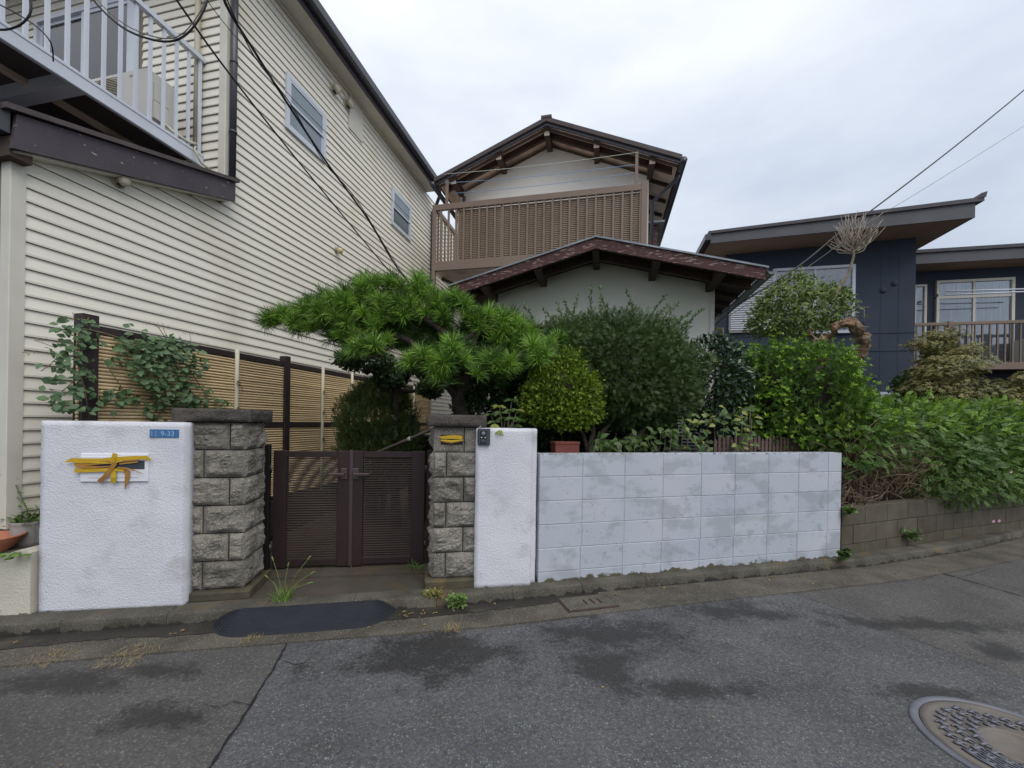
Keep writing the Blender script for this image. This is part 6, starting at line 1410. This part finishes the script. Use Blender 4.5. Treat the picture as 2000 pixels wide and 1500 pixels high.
def clover(px, py, z, rx, ry, rz, n, mat, label, s=(.012, .022), yy=None):
    o = gnd(px, py, z) if yy is None else Y(px, py, yy); t = thing('clover_weed', label, 'weed', Matrix.Translation(o)); PP = np.array(o)+nrg.uniform(-1, 1, (n, 3))*[rx, ry, rz]*nrg.uniform(.3, 1, (n, 1)); PP[:, 2] = np.maximum(PP[:, 2], .012)
    tri = rosetteT(3, 1, .9, .1, leafT(.95, .1, .1)); scatter('leaves', tri, PP, nrg.normal(size=(n, 3))*[1, 1, .2], nrg.normal(size=(n, 3))*.35+[0, -.5, 1], S_(n, *s), mat, t)
    b = MB()
    for k in range(30): q = PP[rnd.randrange(n)]; b.tube([tuple(o+Vector((rnd.uniform(-.02, .02), .02, -.01))), tuple(q)], .0012, 3)
    b.build('stems', m_drytwig, t, kind='stuff')
clover(893, 1172, .07, .075, .045, .055, 330, l_weed, 'bright green clover clump hanging over the kerb')
clover(845, 1158, .10, .085, .05, .028, 240, l_weedred, 'reddish-green clover patch at the foot of the right pillar', (.010, .018))
clover(1648, 1083, .16, .06, .04, .07, 46, l_low, 'dark green weed at the right foot of the painted block wall', (.03, .045))
clover(1782, 1045, .3, .13, .05, .10, 70, l_low, 'spray of small leaves growing from the low block wall', (.022, .036), yy=4.75)
clover(1658, 1000, .6, .06, .04, .07, 34, l_hedge, 'ivy sprig hanging at the left end of the low block wall', (.03, .05), yy=4.30)
# dead leaves in the gutter and on the road
lt = thing('fallen_leaves', 'scattered dead leaves along the gutter and road', 'leaf litter', Matrix.Translation((0, 2.9, 0)))
PP = []
for _ in range(46): x = rnd.uniform(-3.2, 4); yk = np.interp(x, [p[0] for p in KL], [p[1] for p in KL])-rnd.uniform(.03, .30); PP.append((x, yk, .014))
for x, y in ((790, 1196), (800, 1198), (830, 1200), (815, 1199), (850, 1198), (785, 1201), (1210, 1160), (1300, 1150), (1240, 1190), (330, 1240), (345, 1235)):
    for _ in range(2): q = gnd(x+rnd.uniform(-6, 6), y+rnd.uniform(-2, 2), .015); PP.append(tuple(q))
for _ in range(16): q = gnd(rnd.uniform(0, 2000), rnd.uniform(1260, 1500), .006); PP.append(tuple(q))
PP = np.array(PP); m = len(PP); scatter('leaves', leafT(.55, .3, -.2), PP, nrg.normal(size=(m, 3))*[1, 1, .08], nrg.normal(size=(m, 3))*.15+[0, 0, 1], np.where(np.arange(m) > m-16, S_(m, .008, .016), S_(m, .012, .035)), m_deadleaf, lt); lt['kind'] = 'stuff'; 

# leaning pole and dark red panel behind the gate
p0, p1 = Y(722, 890, 4.6), Y(845, 838, 4.1); lp_ = MB(); lp_.tube([p0.lerp(p1, -.55), p0, p0.lerp(p1, .5), p1, p0.lerp(p1, 1.25)], .016, 10); lpo = lp_.build('garden_pole', m_pole, None, origin=p0, label='grey metal pole slanting up behind the gate to the right pillar', cat='pole')
q = p0.lerp(p1, .66); b = MB(); b.tube([q-(p1-p0)*.02, q+(p1-p0)*.02], .022, 10); b.build('pole_coupling', m_cane, lpo)
pp_ = Y(812, 850, 5.6); rd = thing('storage_box', 'dark red storage cabinet behind the gate near the right pillar', 'cabinet', frame(pp_.x-.1, 5.6, .1, -.2)); Mr = W[rd.name]
b = MB(Mr); b.cbox(0, .6, 0, .4, 0, 1.12, .01); b.build('cabinet_body', m_red, rd); b = MB(Mr); b.cbox(-.01, .61, -.01, .41, 1.12, 1.15, .004); b.build('lid', m_potgrey, rd); b = MB(Mr); b.box(.29, .30, -.012, -.001, .05, 1.08); b.build('door_gap', m_black, rd)

# ------------------------------------------------------------------ overhead cables
def cable(label, pts, r, name='overhead_cable', smooth=4, mat=None):
    P = [Y(*p) for p in pts]; out_ = []
    n = len(P)
    for i in range(n-1):
        p0, p1, p2, p3 = P[max(i-1, 0)], P[i], P[i+1], P[min(i+2, n-1)]
        for k in range(smooth):
            t = k/smooth; out_.append(.5*((2*p1)+(p2-p0)*t+(2*p0-5*p1+4*p2-p3)*t*t+(3*p1-p0-3*p2+p3)*t**3))
    out_.append(P[-1]); b = MB(); b.tube(out_, r, 6); return b.build(name, mat or m_cable, None, origin=out_[0], label=label, cat='cable', group='overhead cables')
cable('thick wrapped black cable crossing the siding house from the top edge to the pine', [(425, -60, 3.2), (442, 10, 3.4), (500, 105, 3.8), (560, 200, 4.2), (640, 320, 4.9), (720, 430, 5.8), (795, 548, 7.0), (900, 640, 8.0)], .013, smooth=5)
cable('thin black wire twisting round the thick cable over the siding', [(434, -30, 3.2), (450, 15, 3.38), (498, 112, 3.78), (568, 204, 4.2), (634, 318, 4.85), (700, 395, 5.6), (800, 552, 7.0), (900, 645, 8.0)], .006, smooth=5)
cable('straight black cable crossing below the thick one on the siding', [(325, -30, 3.2), (345, 0, 3.3), (430, 120, 3.8), (540, 262, 4.4), (640, 385, 5.2), (765, 535, 6.6), (860, 640, 7.6)], .009)
cable('thin slack wire crossing both bathroom windows', [(390, -20, 3.4), (450, 60, 3.7), (560, 180, 4.2), (640, 262, 5.0), (690, 315, 5.6), (790, 415, 7.0), (850, 480, 8)], .0035)
cable('black cable loop hanging before the white balcony railing', [(160, -30, 2.5), (200, 20, 2.5), (250, 60, 2.5), (310, 80, 2.5), (350, 76, 2.5), (380, 50, 2.5), (402, 10, 2.5), (410, -30, 2.5)], .006)
cable('pale cable loop beside the black one before the balcony railing', [(165, -34, 2.52), (205, 16, 2.52), (255, 54, 2.52), (312, 74, 2.52), (348, 71, 2.52), (376, 45, 2.52), (398, 8, 2.52), (404, -30, 2.52)], .003, mat=m_pole)
cable('black cable coil at the top left corner', [(-30, 55, 2.4), (10, 58, 2.4), (40, 48, 2.4), (58, 28, 2.4), (60, 5, 2.4), (50, -25, 2.4)], .006)
cable('black lead dropping behind the balcony balusters', [(-20, 0, 3.1), (30, 25, 3.1), (75, 55, 3.15), (100, 85, 3.2), (104, 120, 3.3)], .005)
cable('black service cable rising to the right over the navy roof', [(1422, 612, 5.4), (1450, 590, 5.5), (1560, 520, 5.9), (1640, 455, 6.3), (1710, 405, 6.8), (1860, 290, 7.6), (2000, 176, 8.4), (2120, 70, 9.2)], .012)
cable('thin pale wire rising to the right below the service cable', [(1425, 616, 5.45), (1580, 520, 6.2), (1700, 432, 6.9), (1800, 372, 7.6), (2000, 246, 8.8), (2100, 180, 9.4)], .004, mat=m_pole)
